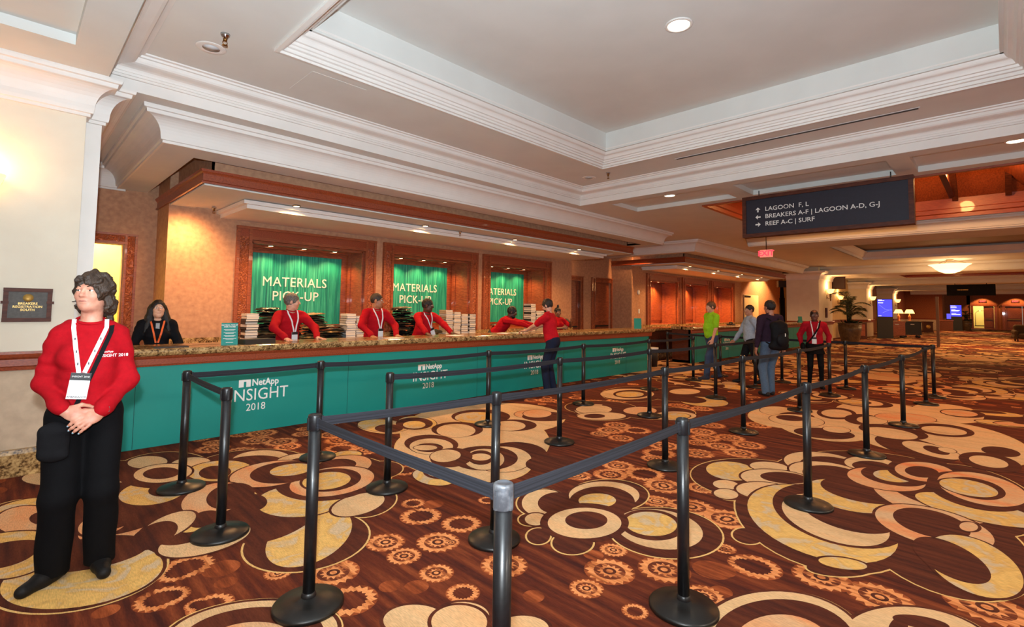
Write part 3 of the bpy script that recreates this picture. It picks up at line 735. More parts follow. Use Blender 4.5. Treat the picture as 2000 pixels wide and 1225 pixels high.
# ------------------------------------------------------------------ ceiling lamps, sprinklers, speakers, slot, exit sign
downlight((4.93, 2.40, ZT-0.002), 0.115, 'large round downlight in the top of the pale ceiling tray', 'coffer lights', 60, 120, 'lamp_white', color=(1, .8, .55))
downlight((9.27, 4.72, ZB+0.088), 0.10, 'round downlight in the left ceiling coffer, above the desk end', 'coffer lights', 60, 120, 'lamp_white')
downlight((9.27, -0.19, ZB+0.088), 0.10, 'round downlight at the far right edge in a ceiling coffer', 'coffer lights', 60, 120, 'lamp_white')
def sprinkler(loc, label, s=1.0):
    t = thing('sprinkler', label, 'sprinkler', loc, 0, 'ceiling sprinklers')
    q = MB(); q.lathe([(0.036*s, 0), (0.034*s, -0.015*s), (0.022*s, -0.03*s), (0.018*s, -0.04*s)], n=18); q.build('escutcheon', M['chrome'], t)
    q = MB(); q.lathe([(0.013*s, -0.035*s), (0.016*s, -0.05*s), (0.010*s, -0.06*s)], n=12)
    q.tube([(0.012*s, 0, -0.055*s), (0.018*s, 0, -0.075*s), (0.003*s, 0, -0.095*s)], 0.003*s, 6); q.tube([(-0.012*s, 0, -0.055*s), (-0.018*s, 0, -0.075*s), (-0.003*s, 0, -0.095*s)], 0.003*s, 6)
    q.build('frame_arm', M['brass'], t)
    q = MB(); q.lathe([(0.0, -0.094*s), (0.022*s, -0.095*s), (0.022*s, -0.098*s), (0.0, -0.1*s)], n=16); q.build('deflector', M['brass'], t)
sprinkler((1.33, 5.17, ZR), 'chrome sprinkler next to the round ceiling speaker at the upper left', 1.15)
sprinkler((7.78, 5.19, ZR), 'small sprinkler at the corner of the ceiling tray', 1.15)
sprinkler((2.31, 9.15, 3.155), 'sprinkler under the left end of the wooden canopy')
sprinkler((6.55, 8.0, 3.154), 'sprinkler under the middle of the wooden canopy')
sprinkler((12.3, 9.0, 3.154), 'sprinkler under the right end of the near wooden canopy')
for (p, l) in (((1.31, 5.56, ZR), 'round white ceiling speaker at the upper left'), ((7.85, 5.68, ZR), 'round white ceiling speaker by the tray corner')):
    t = thing('ceiling_speaker', l, 'speaker', p, 0, 'ceiling speakers')
    q = MB(); q.lathe([(0.135, 0), (0.13, -0.004), (0.08, -0.005), (0.075, -0.003)], n=36); q.build('bezel', M['moulding'], t)
    q = MB(); q.lathe([(0.078, -0.004), (0.0, -0.0045)], n=30); q.build('speaker_grille', M['grille'], t)
q = MB(); q.box(7.80, 7.855, 0.68, 3.86, ZR-0.006, ZR+0.002); struct(q.build('trim_40', M['black_plastic']), 'black air slot in the ceiling')
q = MB(); q.box(7.79, 7.80, 0.66, 3.88, ZR-0.006, ZR+0.002); struct(q.build('trim_41', M['grille']), 'metal edge of the air slot')
t = thing('exit_sign', 'small red lit exit sign hanging beyond the direction sign', 'exit sign', (14.6, 4.6, 3.17))
q = MB(); q.box(-0.03, 0.03, -0.16, 0.16, -0.1, 0.1); q.build('sign_box', mat('exit_face', rgb(240, 150, 140), 0.5, emit=rgb(255, 130, 120), estr=0.7), t)
text_obj('lettering', 'EXIT', 0.2, M['exit_red'], (-0.033, 0, 0), (0, -1, 0), (0, 0, 1), t, bold=0.006)
q = MB(); q.tube([(0, 0, 0.1), (0, 0, ZB-3.17)], 0.012); q.build('hanging_rod', M['black_metal'], t)

# small counter signs
def counter_sign(x, y, z, w, h, label, lean=0.12, rz=0.0, lines=True):
    t = thing('counter_sign', label, 'sign', (x, y, z), rz, 'small teal desk signs')
    q = MB(); q.add([(-w/2, 0, 0), (w/2, 0, 0), (w/2, lean*h, h), (-w/2, lean*h, h), (-w/2, 0.006, 0), (w/2, 0.006, 0), (w/2, lean*h+0.006, h), (-w/2, lean*h+0.006, h)],
          [(0, 1, 2, 3), (5, 4, 7, 6), (0, 4, 5, 1), (3, 2, 6, 7), (0, 3, 7, 4), (1, 5, 6, 2)]); q.build('sign_face', M['teal'], t)
    q = MB(); q.add([(-w*0.3, lean*h*0.8, h*0.8), (w*0.3, lean*h*0.8, h*0.8), (w*0.3, lean*h+0.09, 0.0), (-w*0.3, lean*h+0.09, 0.0), (-w*0.3, lean*h*0.8+0.004, h*0.8), (w*0.3, lean*h*0.8+0.004, h*0.8), (w*0.3, lean*h+0.094, 0.0), (-w*0.3, lean*h+0.094, 0.0)],
          [(0, 1, 2, 3), (7, 6, 5, 4), (0, 3, 7, 4), (1, 5, 6, 2), (0, 4, 5, 1), (3, 2, 6, 7)]); q.build('easel_back', M['teal'], t)
    if lines:
        up = Vector((0, lean, 1)).normalized()
        for i, (s, f) in enumerate((('MATERIAL PICK-UP', 0.9), ('DESK HOURS', 0.82))):
            text_obj('lettering', s, 0.021, M['white_print'], (0, lean*h*f-0.003, h*f), (1, 0, 0), up, t, bold=0.0006)
        q = MB()
        for f, ww in ((0.70, 0.35), (0.66, 0.28), (0.56, 0.36), (0.52, 0.25), (0.42, 0.35), (0.38, 0.28), (0.28, 0.4), (0.24, 0.24), (0.1, 0.22)):
            q.obox((0, lean*h*f-0.002, h*f), Vector((1, 0, 0)), Vector((0, 1, 0)), up, w*ww, 0.001, 0.0022)
        q.build('printed_line', M['white_print'], t)
counter_sign(1.955, 6.8, 1.08, 0.18, 0.265, 'small teal sign standing on the near desk left of the materials', rz=-0.12)
counter_sign(11.75, 6.9, 1.08, 0.19, 0.27, 'small teal sign almost edge on at the right end of the near desk', rz=-0.95, lines=False)
counter_sign(26.6, 6.9, 1.08, 0.24, 0.28, 'tiny teal sign on the farther desk beside the distant woman in red', rz=-0.5, lines=False)
# clipboard / papers on the desk
q = MB(); q.box(1.17, 1.5, 6.68, 6.88, 1.08, 1.09); tag(q.build('black_folder', M['black_plastic']), 'flat black folder on the counter in front of the dark haired woman', 'folder')
q = MB(); q.obox((2.28, 6.83, 1.11), Vector((0.98, 0.2, 0)), Vector((-0.2, 0.98, 0)), Vector((0, 0, 1)), 0.2, 0.09, 0.03); tag(q.build('folded_bag', mat('dark_bag_flat', rgb(50, 44, 40), 0.4, bump=0.5, bscale=14)), 'flat dark bag lying on the counter right of the small teal sign', 'bag')
for i, (x, y, a) in enumerate(((4.3, 6.85, 0.2), (7.25, 6.9, 0.05), (5.6, 6.92, 0.3), (6.9, 7.0, 0.4))):
    q = MB(); q.box(-0.14, 0.14, -0.1, 0.1, 0, 0.004)
    tag(q.build('paper_sheet', M['white_print'], loc=(x, y, 1.08), rotz=a), 'white sheet of paper on the counter ' + ['beside the buzz cut man', 'under the reaching man', 'in front of the man with the tilted badge', 'left of the reaching man'][i], 'paper', 'papers on the near desk')
# wall controls
q = MB(); q.lathe([(0.0, 0), (0.09, 0), (0.085, 0.02), (0.0, 0.025)], n=24); q.v = [(x, -z, y) for x, y, z in q.v]
tag(q.build('wall_clock', M['moulding'], loc=(16.23, YM-0.0, 2.21)), 'small round white wall device between the desk bays', 'wall device')
q = MB(); q.box(-0.05, 0.05, -0.012, 0, -0.08, 0.08); q.box(-0.015, 0.015, -0.02, -0.012, -0.03, 0.03)
tag(q.build('light_switch', M['moulding'], loc=(16.26, YM, 1.52)), 'pale switch plate low on the wall left of the far windows', 'switch')
# waste bin in the gap
t = thing('waste_bin', 'black waste bin standing behind the right end of the near desk', 'bin', (12.75, 7.05, 0))
q = MB(); q.lathe([(0.13, 0), (0.15, 0.0), (0.18, 0.5), (0.175, 0.5), (0.145, 0.03)], n=24); q.build('bin_body', M['black_plastic'], t)
q = MB(); q.lathe([(0.176, 0.48), (0.19, 0.49), (0.185, 0.53), (0.17, 0.52)], n=24); q.build('bin_liner', M['white_print'], t)

# ------------------------------------------------------------------ stacks of boxed books and piles of folded bags
GB = [mat('box_grey', rgb(176, 172, 170), 0.6), mat('box_white', rgb(214, 210, 204), 0.6), mat('box_black', rgb(40, 38, 40), 0.5), mat('box_tan', rgb(170, 150, 128), 0.6)]
edge_m = mat('page_edge', rgb(222, 214, 200), 0.7)
def book_proto(k, w, d, h):
    t = thing('boxed_book', 'x', 'box', (0, 0, 0), 0, 'boxed kits stacked on the back counter')
    q = MB(); q.box(-w/2, w/2, -d/2, d/2, 0, h*0.16); q.box(-w/2, w/2, -d/2, d/2, h*0.84, h); q.box(-w/2, -w/2+0.006, -d/2, d/2, 0, h); q.build('cover', GB[k], t)
    q = MB(); q.box(-w/2+0.006, w/2-0.006, -d/2+0.004, d/2-0.004, h*0.16, h*0.84); q.build('page_block', edge_m if k != 0 else GB[1], t)
    return t
ORD = ['first', 'second', 'third', 'fourth', 'fifth', 'sixth', 'seventh', 'eighth', 'ninth', 'tenth', 'eleventh', 'twelfth', 'thirteenth', 'fourteenth', 'fifteenth', 'sixteenth', 'seventeenth', 'eighteenth', 'nineteenth', 'twentieth']
protos = [book_proto(k, 0.2, 0.26, 0.045) for k in range(4)]
used_b = set()
ZC = 0.92
def stack(x, y, n, wherel, seq, z0=ZC):
    for i in range(n):
        k = seq[i % len(seq)]; lab = '%s boxed kit, %s in %s' % (['grey', 'white', 'black', 'tan'][k], ('bottom' if i == 0 else 'top one' if i == n-1 else ORD[i]+' from below'), wherel)
        loc = (x+random.uniform(-.008, .008), y+random.uniform(-.01, .01), z0+i*0.0455); rz = random.uniform(-.06, .06)
        if k not in used_b: used_b.add(k); o = protos[k]; o.location = loc; o.rotation_euler = (0, 0, rz); o['label'] = lab
        else: o = dup(protos[k], lab, loc, rz)
def hh(z): return max(1, int(round((z-ZC)/0.0455)))
stack(2.93, 9.15, hh(1.42), 'the stack at the first window edge', [1, 1, 2, 1, 2, 2, 1, 2, 2, 1])
stack(4.72, 9.15, hh(1.44), 'left stack of the first window pair', [0, 0, 1, 0]); stack(4.95, 9.2, hh(1.36), 'right stack of the first window pair', [0, 3, 0])
stack(7.13, 9.15, hh(1.50), 'the leftmost second window stack', [3, 0, 3]); stack(7.36, 9.15, hh(1.46), 'the second of four second window stacks', [3, 1, 3]); stack(7.59, 9.15, hh(1.42), 'the third of four second window stacks', [3, 0]); stack(7.82, 9.15, hh(1.42), 'the rightmost second window stack', [2, 1, 2, 0])
stack(9.98, 9.15, hh(1.70), 'the tall left third window stack', [0, 1, 0, 2]); stack(10.2, 9.15, hh(1.50), 'the middle third window stack', [2, 0, 2, 1]); stack(10.43, 9.2, hh(1.50), 'the right third window stack', [0, 2])
def bag_mesh(seed, w, d, h):
    rs = np.random.RandomState(seed); nx, ny = 15, 11; vs = []; fs = []
    ph = rs.uniform(0, 6, 8)
    def hgt(u, v, top):
        e = max(abs(u), abs(v)); k = (1-e**4)
        w_ = 0.35*math.sin(5*u+ph[0]+2*v)+0.3*math.sin(9*v+ph[1]-3*u)+0.25*math.sin(13*u*v+ph[2])+0.2*math.sin(17*u+ph[3])
        return (h*(0.55+0.28*w_) if top else h*0.12*(w_))*k**0.5+(0 if top else 0)
    for top in (0, 1):
        for j in range(ny):
            for i in range(nx):
                u = -1+2*i/(nx-1); v = -1+2*j/(ny-1)
                rx = 1+0.05*math.sin(7*v+ph[4]); ry = 1+0.06*math.sin(6*u+ph[5])
                vs.append((u*w/2*rx*(1-0.06*v*v), v*d/2*ry*(1-0.08*u*u), hgt(u, v, top)+h*0.3))
    for top in (0, 1):
        o = top*nx*ny
        for j in range(ny-1):
            for i in range(nx-1):
                f = (o+j*nx+i, o+j*nx+i+1, o+(j+1)*nx+i+1, o+(j+1)*nx+i); fs.append(f if top else f[::-1])
    return vs, fs
BM = [mat('bag_black', rgb(34, 32, 32), 0.25, bump=0.6, bscale=25), mat('bag_tan', rgb(150, 122, 82), 0.3, col2=rgb(92, 74, 50), scale=8, bump=0.6, bscale=25), mat('bag_dark_olive', rgb(64, 56, 44), 0.3, col2=rgb(30, 28, 26), scale=9, bump=0.6, bscale=25)]
BP = []
for k in range(6):
    q = MB(); v, f = bag_mesh(k, 0.40, 0.30, 0.06); q.add(v, f, True); me = q.build('folded_bag', BM[[0, 1, 2, 0, 1, 0][k]])
    BP.append(me)
used_bag = set()
def bags(x0, x1, y, tops, wherel, kinds, wid=None):
    """columns of folded bags between x0..x1; tops = heap heights along x"""
    n = len(tops)
    for c in range(n):
        x = x0+(x1-x0)*(c+0.5)/n; cnt = max(1, int(round((tops[c]-ZC)/0.046)))
        for i in range(cnt):
            k = kinds[(i*3+c*5+(i*c) % 2) % len(kinds)]; lab = '%s folded bag, %s, %s half of %s' % (['black', 'tan', 'dark olive', 'black', 'tan', 'black'][k], ('lowest' if i == 0 else 'topmost' if i == cnt-1 else ORD[i]+' from below'), ['left', 'right'][c], wherel)
            loc = (x+random.uniform(-.03, .03), y+random.uniform(-.04, .04), ZC+i*0.046); rz = random.uniform(-.3, .3)
            rx = random.uniform(-.05, .05)
            if k not in used_bag: used_bag.add(k); o = BP[k]
            else: o = BP[k].copy(); C.objects.link(o)
            o.location = loc; o.rotation_euler = (rx, random.uniform(-.06, .06), rz); tag(o, lab, 'bag', 'folded bags piled on the back counter')
bags(3.05, 3.75, 9.14, [1.50, 1.42], 'the leftmost pile', [0, 0, 2, 5, 1])
bags(3.85, 4.6, 9.14, [1.44, 1.20], 'the second pile from left', [1, 2, 0, 4, 5])
bags(5.72, 6.5, 9.14, [1.56, 1.40], 'the tall second window pile', [0, 3, 5, 0, 2])
bags(6.6, 6.95, 9.14, [1.05], 'the low second window pile', [0, 1])
bags(8.5, 9.1, 9.14, [1.14], 'the small third window pile', [0, 2])
for k, o in enumerate(BP):
    if k not in used_bag: bpy.data.objects.remove(o)
for k, o in enumerate(protos):
    if k not in used_b:
        for c in list(o.children): bpy.data.objects.remove(c)
        bpy.data.objects.remove(o)
# ------------------------------------------------------------------ people: bodies and clothes are grown as one smooth surface each
def V(*a): return np.array(a, float)
def rotx(a): c, s = math.cos(a), math.sin(a); return np.array([[1, 0, 0], [0, c, -s], [0, s, c]])
def roty(a): c, s = math.cos(a), math.sin(a); return np.array([[c, 0, s], [0, 1, 0], [-s, 0, c]])
def rotz(a): c, s = math.cos(a), math.sin(a); return np.array([[c, -s, 0], [s, c, 0], [0, 0, 1]])
class Blob:
    def __init__(s, res): s.res = res; s.ops = []
    def cone(s, a, b, ra, rb=None, k=0.02, sub=False):
        a = np.array(a, float); b = np.array(b, float); rb = ra if rb is None else rb; r = max(ra, rb)
        s.ops.append(('sub' if sub else 'u', ('c', a, b, ra, rb), np.minimum(a, b)-r, np.maximum(a, b)+r, k)); return s
    def ell(s, c, r, R=None, k=0.02, sub=False):
        c = np.array(c, float); r = np.array(r, float); m = r.max()
        ext = np.full(3, m) if R is not None else r
        s.ops.append(('sub' if sub else 'u', ('e', c, r, R), c-ext, c+ext, k)); return s
    def cut(s, p, n): s.ops.append(('cut', (np.array(p, float), np.array(n, float)), None, None, 0)); return s
    def noise(s, amp, f, seed=0, st=(1, 1, 1)): s.ops.append(('noise', (amp, f, seed, st), None, None, 0)); return s
    def grid(s):
        u = [o for o in s.ops if o[0] == 'u']; res = s.res
        lo = np.min([o[2] for o in u], axis=0)-4*res; hi = np.max([o[3] for o in u], axis=0)+4*res
        n = np.ceil((hi-lo)/res).astype(int)+1; D = np.full(n, 1.0, np.float32)
        ax = [lo[i]+np.arange(n[i])*res for i in range(3)]
        for kind, g, a, b, k in s.ops:
            if kind in ('u', 'sub'):
                mg = k*1.5+3*res
                i0 = np.maximum(((a-mg-lo)/res).astype(int), 0); i1 = np.minimum(((b+mg-lo)/res).astype(int)+2, n)
                if np.any(i1 <= i0): continue
                X, Y, Z = np.meshgrid(ax[0][i0[0]:i1[0]], ax[1][i0[1]:i1[1]], ax[2][i0[2]:i1[2]], indexing='ij')
                P = np.stack([X, Y, Z], -1).astype(np.float32)
                if g[0] == 'c':
                    _, A, B, ra, rb = g; ba = B-A; L2 = max(ba@ba, 1e-9); h = np.clip(((P-A)@ba)/L2, 0, 1)
                    d = np.linalg.norm(P-A-h[..., None]*ba.astype(np.float32), axis=-1)-(ra+(rb-ra)*h)
                else:
                    _, cc, r, R = g; q = P-cc
                    if R is not None: q = q@R
                    k0 = np.linalg.norm(q/r, axis=-1); k1 = np.linalg.norm(q/(r*r), axis=-1)+1e-9; d = k0*(k0-1)/k1
                sl = D[i0[0]:i1[0], i0[1]:i1[1], i0[2]:i1[2]]
                if kind == 'u':
                    h = np.maximum(k-np.abs(sl-d), 0)/k; sl[...] = np.minimum(sl, d)-h*h*k*0.25
                else:
                    h = np.maximum(k-np.abs(sl+d), 0)/k; sl[...] = np.maximum(sl, -d)+h*h*k*0.25
            elif kind == 'cut':
                p, nn = g; X, Y, Z = np.meshgrid(*ax, indexing='ij', sparse=True)
                D = np.maximum(D, ((X-p[0])*nn[0]+(Y-p[1])*nn[1]+(Z-p[2])*nn[2]).astype(np.float32))
            else:
                amp, f, seed, st = g; rs = np.random.RandomState(seed); X, Y, Z = np.meshgrid(*ax, indexing='ij', sparse=True)
                N = 0
                for q in range(7):
                    v = rs.normal(size=3)*np.array(st); v = v/np.linalg.norm(v)*f*rs.uniform(0.5, 1.6); N = N+np.sin(X*v[0]+Y*v[1]+Z*v[2]+rs.uniform(0, 6.3)+1.3*np.sin(Z*f*0.4+q+X*f*0.3))
                D = D+(amp*0.38*N).astype(np.float32)
        s.D = D; s.lo = lo; s.ax = ax; return D
    def mesh(s, name, mt, parent):
        D = s.grid(); res = s.res; lo = s.lo; S = D < 0; n = D.shape
        cs = [S[a:n[0]-1+a, b:n[1]-1+b, c:n[2]-1+c] for a in (0, 1) for b in (0, 1) for c in (0, 1)]
        cnt = sum(c.astype(np.int8) for c in cs); act = (cnt > 0) & (cnt < 8); I = np.argwhere(act)
        idx = np.full(act.shape, -1, np.int64); idx[act] = np.arange(len(I))
        acc = np.zeros((len(I), 3)); w = np.zeros(len(I))
        E_ = []
        for a in range(3):
            for p in (0, 1):
                for q in (0, 1):
                    o = [0, 0, 0]; oth = [i for i in range(3) if i != a]; o[oth[0]] = p; o[oth[1]] = q; e = list(o); e[a] = 1; E_.append((a, o, e))
        for a, o, e in E_:
            d0 = D[I[:, 0]+o[0], I[:, 1]+o[1], I[:, 2]+o[2]]; d1 = D[I[:, 0]+e[0], I[:, 1]+e[1], I[:, 2]+e[2]]
            mk = (d0 < 0) != (d1 < 0); t = np.where(mk, d0/np.where(mk, d0-d1, 1), 0)
            pt = np.tile(np.array(o, float), (len(I), 1)); pt[:, a] += t; acc += pt*mk[:, None]; w += mk
        vs = lo+(I+acc/np.maximum(w, 1)[:, None])*res
        F = []
        for a in range(3):
            b, c = [(1, 2), (2, 0), (0, 1)][a]
            s0 = [slice(None)]*3; s1 = [slice(None)]*3; s0[a] = slice(0, n[a]-1); s1[a] = slice(1, n[a])
            ch = S[tuple(s0)] != S[tuple(s1)]; J = np.argwhere(ch)
            J = J[(J[:, b] > 0) & (J[:, c] > 0) & (J[:, b] < n[b]-1) & (J[:, c] < n[c]-1)]
            ins = S[J[:, 0], J[:, 1], J[:, 2]]
            def id_(db, dc):
                K = J.copy(); K[:, b] += db; K[:, c] += dc; return idx[K[:, 0], K[:, 1], K[:, 2]]
            q = np.stack([id_(-1, -1), id_(0, -1), id_(0, 0), id_(-1, 0)], 1); q[~ins] = q[~ins][:, ::-1]
            F.append(q)
        F = np.concatenate(F); F = F[(F >= 0).all(1)]
        me = bpy.data.meshes.new(name); me.vertices.add(len(vs)); me.vertices.foreach_set('co', vs.astype(np.float32).ravel())
        me.loops.add(len(F)*4); me.loops.foreach_set('vertex_index', F.ravel().astype(np.int32))
        me.polygons.add(len(F)); me.polygons.foreach_set('loop_start', np.arange(0, len(F)*4, 4, dtype=np.int32)); me.polygons.foreach_set('loop_total', np.full(len(F), 4, np.int32))
        me.polygons.foreach_set('use_smooth', np.ones(len(F), bool)); me.update(calc_edges=True); me.validate()
        me.materials.append(mt); o = bpy.data.objects.new(name, me); C.objects.link(o)
        if parent is not None: o.parent = parent
        return o
    def front(s, x, z, d=(0, 1, 0), y0=None):
        """first surface point met when walking +y at (x, z)"""
        i = int(round((x-s.lo[0])/s.res)); k = int(round((z-s.lo[2])/s.res))
        i = min(max(i, 0), s.D.shape[0]-1); k = min(max(k, 0), s.D.shape[2]-1)
        col = s.D[i, :, k]; j = np.argmax(col < 0.0)
        if col[j] >= 0: return None
        t = col[j-1]/(col[j-1]-col[j]) if j > 0 else 0
        return s.lo[1]+(j-1+t)*s.res
    def back(s, x, z):
        i = int(round((x-s.lo[0])/s.res)); k = int(round((z-s.lo[2])/s.res)); col = s.D[i, :, k][::-1]; j = np.argmax(col < 0.0)
        if col[j] >= 0: return None
        return s.lo[1]+(len(col)-1-j)*s.res

SKIN = {}
def skin(c, name):
    if name not in SKIN:
        SKIN[name] = mat('skin_'+name, rgb(*c), 0.5, col2=rgb(int(c[0]*0.92), int(c[1]*0.84), int(c[2]*0.82)), scale=26, detail=3)
        SKIN[name].node_tree.nodes['Principled BSDF'].inputs['Subsurface Weight'].default_value = 0.08
    return SKIN[name]
CL = {}
def cloth(c, name, rough=0.85, bs=140):
    if name not in CL: CL[name] = mat('cloth_'+name, rgb(*c), rough, col2=rgb(*[int(v*0.93) for v in c]), scale=40, bump=0.12, bscale=bs, spec=0.15)
    return CL[name]
def hairm(c, name):
    if name not in CL: CL[name] = mat('hair_'+name, rgb(*c), 0.5, col2=rgb(*[int(v*0.55) for v in c]), scale=60, stretch=(3, 3, 0.6), bump=0.5, bscale=90)
    return CL[name]
M['eye_white'] = mat('eye_white', rgb(230, 226, 220), 0.3); M['iris'] = mat('iris', rgb(50, 40, 34), 0.2); M['lip'] = mat('lip', rgb(168, 96, 88), 0.5)
M['lanyard'] = mat('lanyard_white', rgb(232, 232, 232), 0.6); M['lanyard_orange'] = mat('lanyard_orange', rgb(240, 100, 30), 0.6)
M['silver'] = mat('silver', rgb(200, 200, 204), 0.25, 1.0)

def ik(s, w, l1, l2, hint):
    d = w-s; L = np.linalg.norm(d); mx = (l1+l2)*0.995
    if L > mx: w = s+d*mx/L; d = w-s; L = mx
    a = (l1*l1-l2*l2+L*L)/(2*L); h = math.sqrt(max(l1*l1-a*a, 0)); dn_ = d/L
    hv = np.array(hint, float); hv = hv-dn_*(hv@dn_); hv /= np.linalg.norm(hv)
    return s+dn_*a+hv*h, w

def hand(B, wr, dirv, palm, side, r=1.0, curl=0.5, thumb=0.6, spread=0.12, fl=1.0):
    """palm + five separate fingers; dirv towards the fingertips, palm = palm normal, side = +1 thumb towards dirv x palm"""
    d = np.array(dirv, float); d /= np.linalg.norm(d); n = np.array(palm, float); n = n-d*(n@d); n /= np.linalg.norm(n)
    t = np.cross(d, n)*side
    R = np.stack([t, d, n], 1); s = 0.95*r
    B.ell(wr+d*0.045*s, (0.040*s, 0.052*s, 0.016*s), R, k=0.012)
    B.cone(wr-d*0.01, wr+d*0.02, 0.024*s, 0.024*s, k=0.015)
    tips = []
    for i, (o, L, rad) in enumerate(((0.030, 0.078, 0.0088), (0.010, 0.088, 0.0092), (-0.011, 0.082, 0.0088), (-0.031, 0.064, 0.0078))):
        b = wr+d*0.082*s+t*o*s
        dd = d+t*(0.5-i/3)*spread; dd /= np.linalg.norm(dd)
        c = curl if not isinstance(curl, (list, tuple)) else curl[i]
        p = b; ang = 0; pts = [b]
        for q, f in enumerate((0.45, 0.32, 0.23)):
            ang += c*(0.55, 1.0, 0.8)[q]; dq = dd*math.cos(ang)+n*math.sin(ang); p = p+dq*L*f*s*fl; pts.append(p)
        for q in range(3): B.cone(pts[q], pts[q+1], rad*(1.06-0.1*q)*s, rad*(0.98-0.1*q)*s, k=0.006)
        tips.append(pts[-1]+(pts[-1]-pts[-2])*0.1)
    a = wr+d*0.025*s+t*0.026*s; b = a+(t*0.75+d*0.65+n*0.25)*0.042*s; c2 = b+(d*0.85+t*(0.45-thumb*0.4)+n*(0.2+thumb*0.5))*0.034*s; e = c2+(d*0.95+n*0.3*thumb)*0.026*s
    B.cone(a, b, 0.014*s, 0.0115*s, k=0.012); B.cone(b, c2, 0.011*s, 0.0098*s, k=0.006); B.cone(c2, e, 0.0096*s, 0.0085*s, k=0.006)
    tips.append(e); return tips

def person(label, loc, rz, h=1.72, res=0.008, male=True, skinc=((226, 176, 150), 'fair'), shirt=((206, 24, 38), 'red'), sleeve='long', trousers=((26, 26, 32), 'black'),
           lean=0.0, side=0.0, twist=0.0, head=(0, 0, 0), head_off=(0, 0, 0), handL=None, handR=None, hintL=(0.6, 0.8, -0.3), hintR=(-0.6, 0.8, -0.3), feet=None, knee_hint=(0, -1, 0), pel=(0, 0), pz=None,
           hair='short', hairc=((90, 70, 50), 'brown'), lan=None, badge=True, belly=0.0, glasses=False, beard=None, neck='crew', shoes=((30, 28, 28), 'black'), legs='trousers', curlL=0.5, curlR=0.5, palmL=None, palmR=None, dirL=None, dirR=None, wid=1.0, wrinkle=0.004, full=True, skirt=None, group=None, extra=None, shf=1.0, tw=1.0, hs=1.0):
    s = h/1.72
    t = thing('person', label, 'person', (loc[0], loc[1], loc[2] if len(loc) > 2 else 0), rz, group)
    sk = skin(*skinc); sw = (1.0 if male else 0.88)*wid
    pzz = (0.93 if pz is None else pz)
    PV = V(pel[0], pel[1], pzz*s)
    RT = rotz(twist)@roty(side)@rotx(lean)     # lean > 0 tips the chest towards -y
    def T(x, y, z): return PV+RT@(V(x, y, z-0.93)*s)
    neckb = T(0, 0.012, 1.43)
    HC = neckb+V(*head_off)*s+rotx(lean*0.5)@(V(0, -0.022, 0.135)*s)
    HR = rotz(head[0])@rotx(head[1])@roty(head[2])
    sh = s*hs
    def Hd(x, y, z): return HC+HR@(V(x, y, z)*sh)
    shw = 0.178*sw*shf
    SL, SR = T(shw, 0.01, 1.375-0.03*(1-shf)), T(-shw, 0.01, 1.375-0.03*(1-shf))
    l1, l2 = 0.285*s, 0.255*s
    if handL is None: wL = SL+V(0.05, -0.05, -0.52)*s
    else: wL = np.array(handL, float)
    if handR is None: wR = SR+V(-0.05, -0.05, -0.52)*s
    else: wR = np.array(handR, float)
    eL, wL = ik(SL, wL, l1, l2, hintL); eR, wR = ik(SR, wR, l1, l2, hintR)
    if feet is None: feet = ((0.11, 0.0, 0.1), (-0.11, 0.0, -0.1))   # x, y, toe turn
    # ---- body
    B = Blob(res)
    B.ell(T(0, 0.0, 1.26), V(0.145*sw, 0.098, 0.18)*s, RT, k=0.05); B.ell(T(0, 0.0, 1.08), V(0.122*sw, 0.09, 0.15)*s, RT, k=0.06)
    B.ell(T(0, 0.01, 0.94), V(0.15, 0.105, 0.12)*s, RT, k=0.05); B.cone(SL-V(0, 0, 0.012)*s, SR-V(0, 0, 0.012)*s, 0.043*s, k=0.04)
    B.cone(neckb-V(0, 0, 0.03)*s, Hd(0, 0.02, -0.05), (0.056 if male else 0.049)*s, 0.052*s, k=0.025)
    for (a, b, c) in ((SL, eL, wL), (SR, eR, wR)):
        B.cone(a-V(0, 0, 0.012)*s, b, 0.042*s, 0.036*s, k=0.02); B.cone(b, c, 0.037*s, 0.024*s, k=0.015)
    hips = [T(0.085, 0.01, 0.90), T(-0.085, 0.01, 0.90)]; legs_j = []
    for hp, f in zip(hips, feet):
        fz = f[3] if len(f) > 3 else 0.0
        an = V(f[0], f[1], 0.085*s+fz); kn, an = ik(hp, an, 0.43*s, 0.41*s, knee_hint); legs_j.append((hp, kn, an, f[2]))
        B.cone(hp, kn, 0.075*s, 0.05*s, k=0.03); B.cone(kn, an, 0.05*s, 0.034*s, k=0.02)
        td = V(math.sin(f[2]), -math.cos(f[2]), 0); B.cone(an-V(0, 0, 0.04)*s, an+td*0.13*s-V(0, 0, 0.06)*s, 0.03*s, 0.022*s, k=0.02)
    # head
    B.ell(Hd(0, 0.012, 0.022), V(0.073, 0.092, 0.092)*sh, HR, k=0.02); B.ell(Hd(0, -0.028, -0.035), V(0.058, 0.062, 0.078)*sh, HR, k=0.03)
    B.ell(Hd(0, -0.052, -0.092), V(0.030, 0.028, 0.022)*sh, HR, k=0.025); B.ell(Hd(0, -0.012, -0.07), V(0.052, 0.05, 0.032)*sh, HR, k=0.03)
    for sg in (-1, 1):
        B.ell(Hd(sg*0.036, -0.062, -0.025), V(0.022, 0.018, 0.022)*sh, HR, k=0.02)
        B.ell(Hd(sg*0.075, 0.012, -0.008), V(0.009, 0.019, 0.031)*sh, HR@rotz(sg*0.35), k=0.008)
        B.ell(Hd(sg*0.03, -0.096, 0.008), V(0.019, 0.016, 0.012)*sh, HR, k=0.012, sub=True)
    B.cone(Hd(-0.03, -0.076, 0.030), Hd(0.03, -0.076, 0.030), 0.010*s, k=0.012)
    B.cone(Hd(0, -0.082, 0.016), Hd(0, -0.104, -0.022), 0.007*s, 0.0115*s, k=0.010)
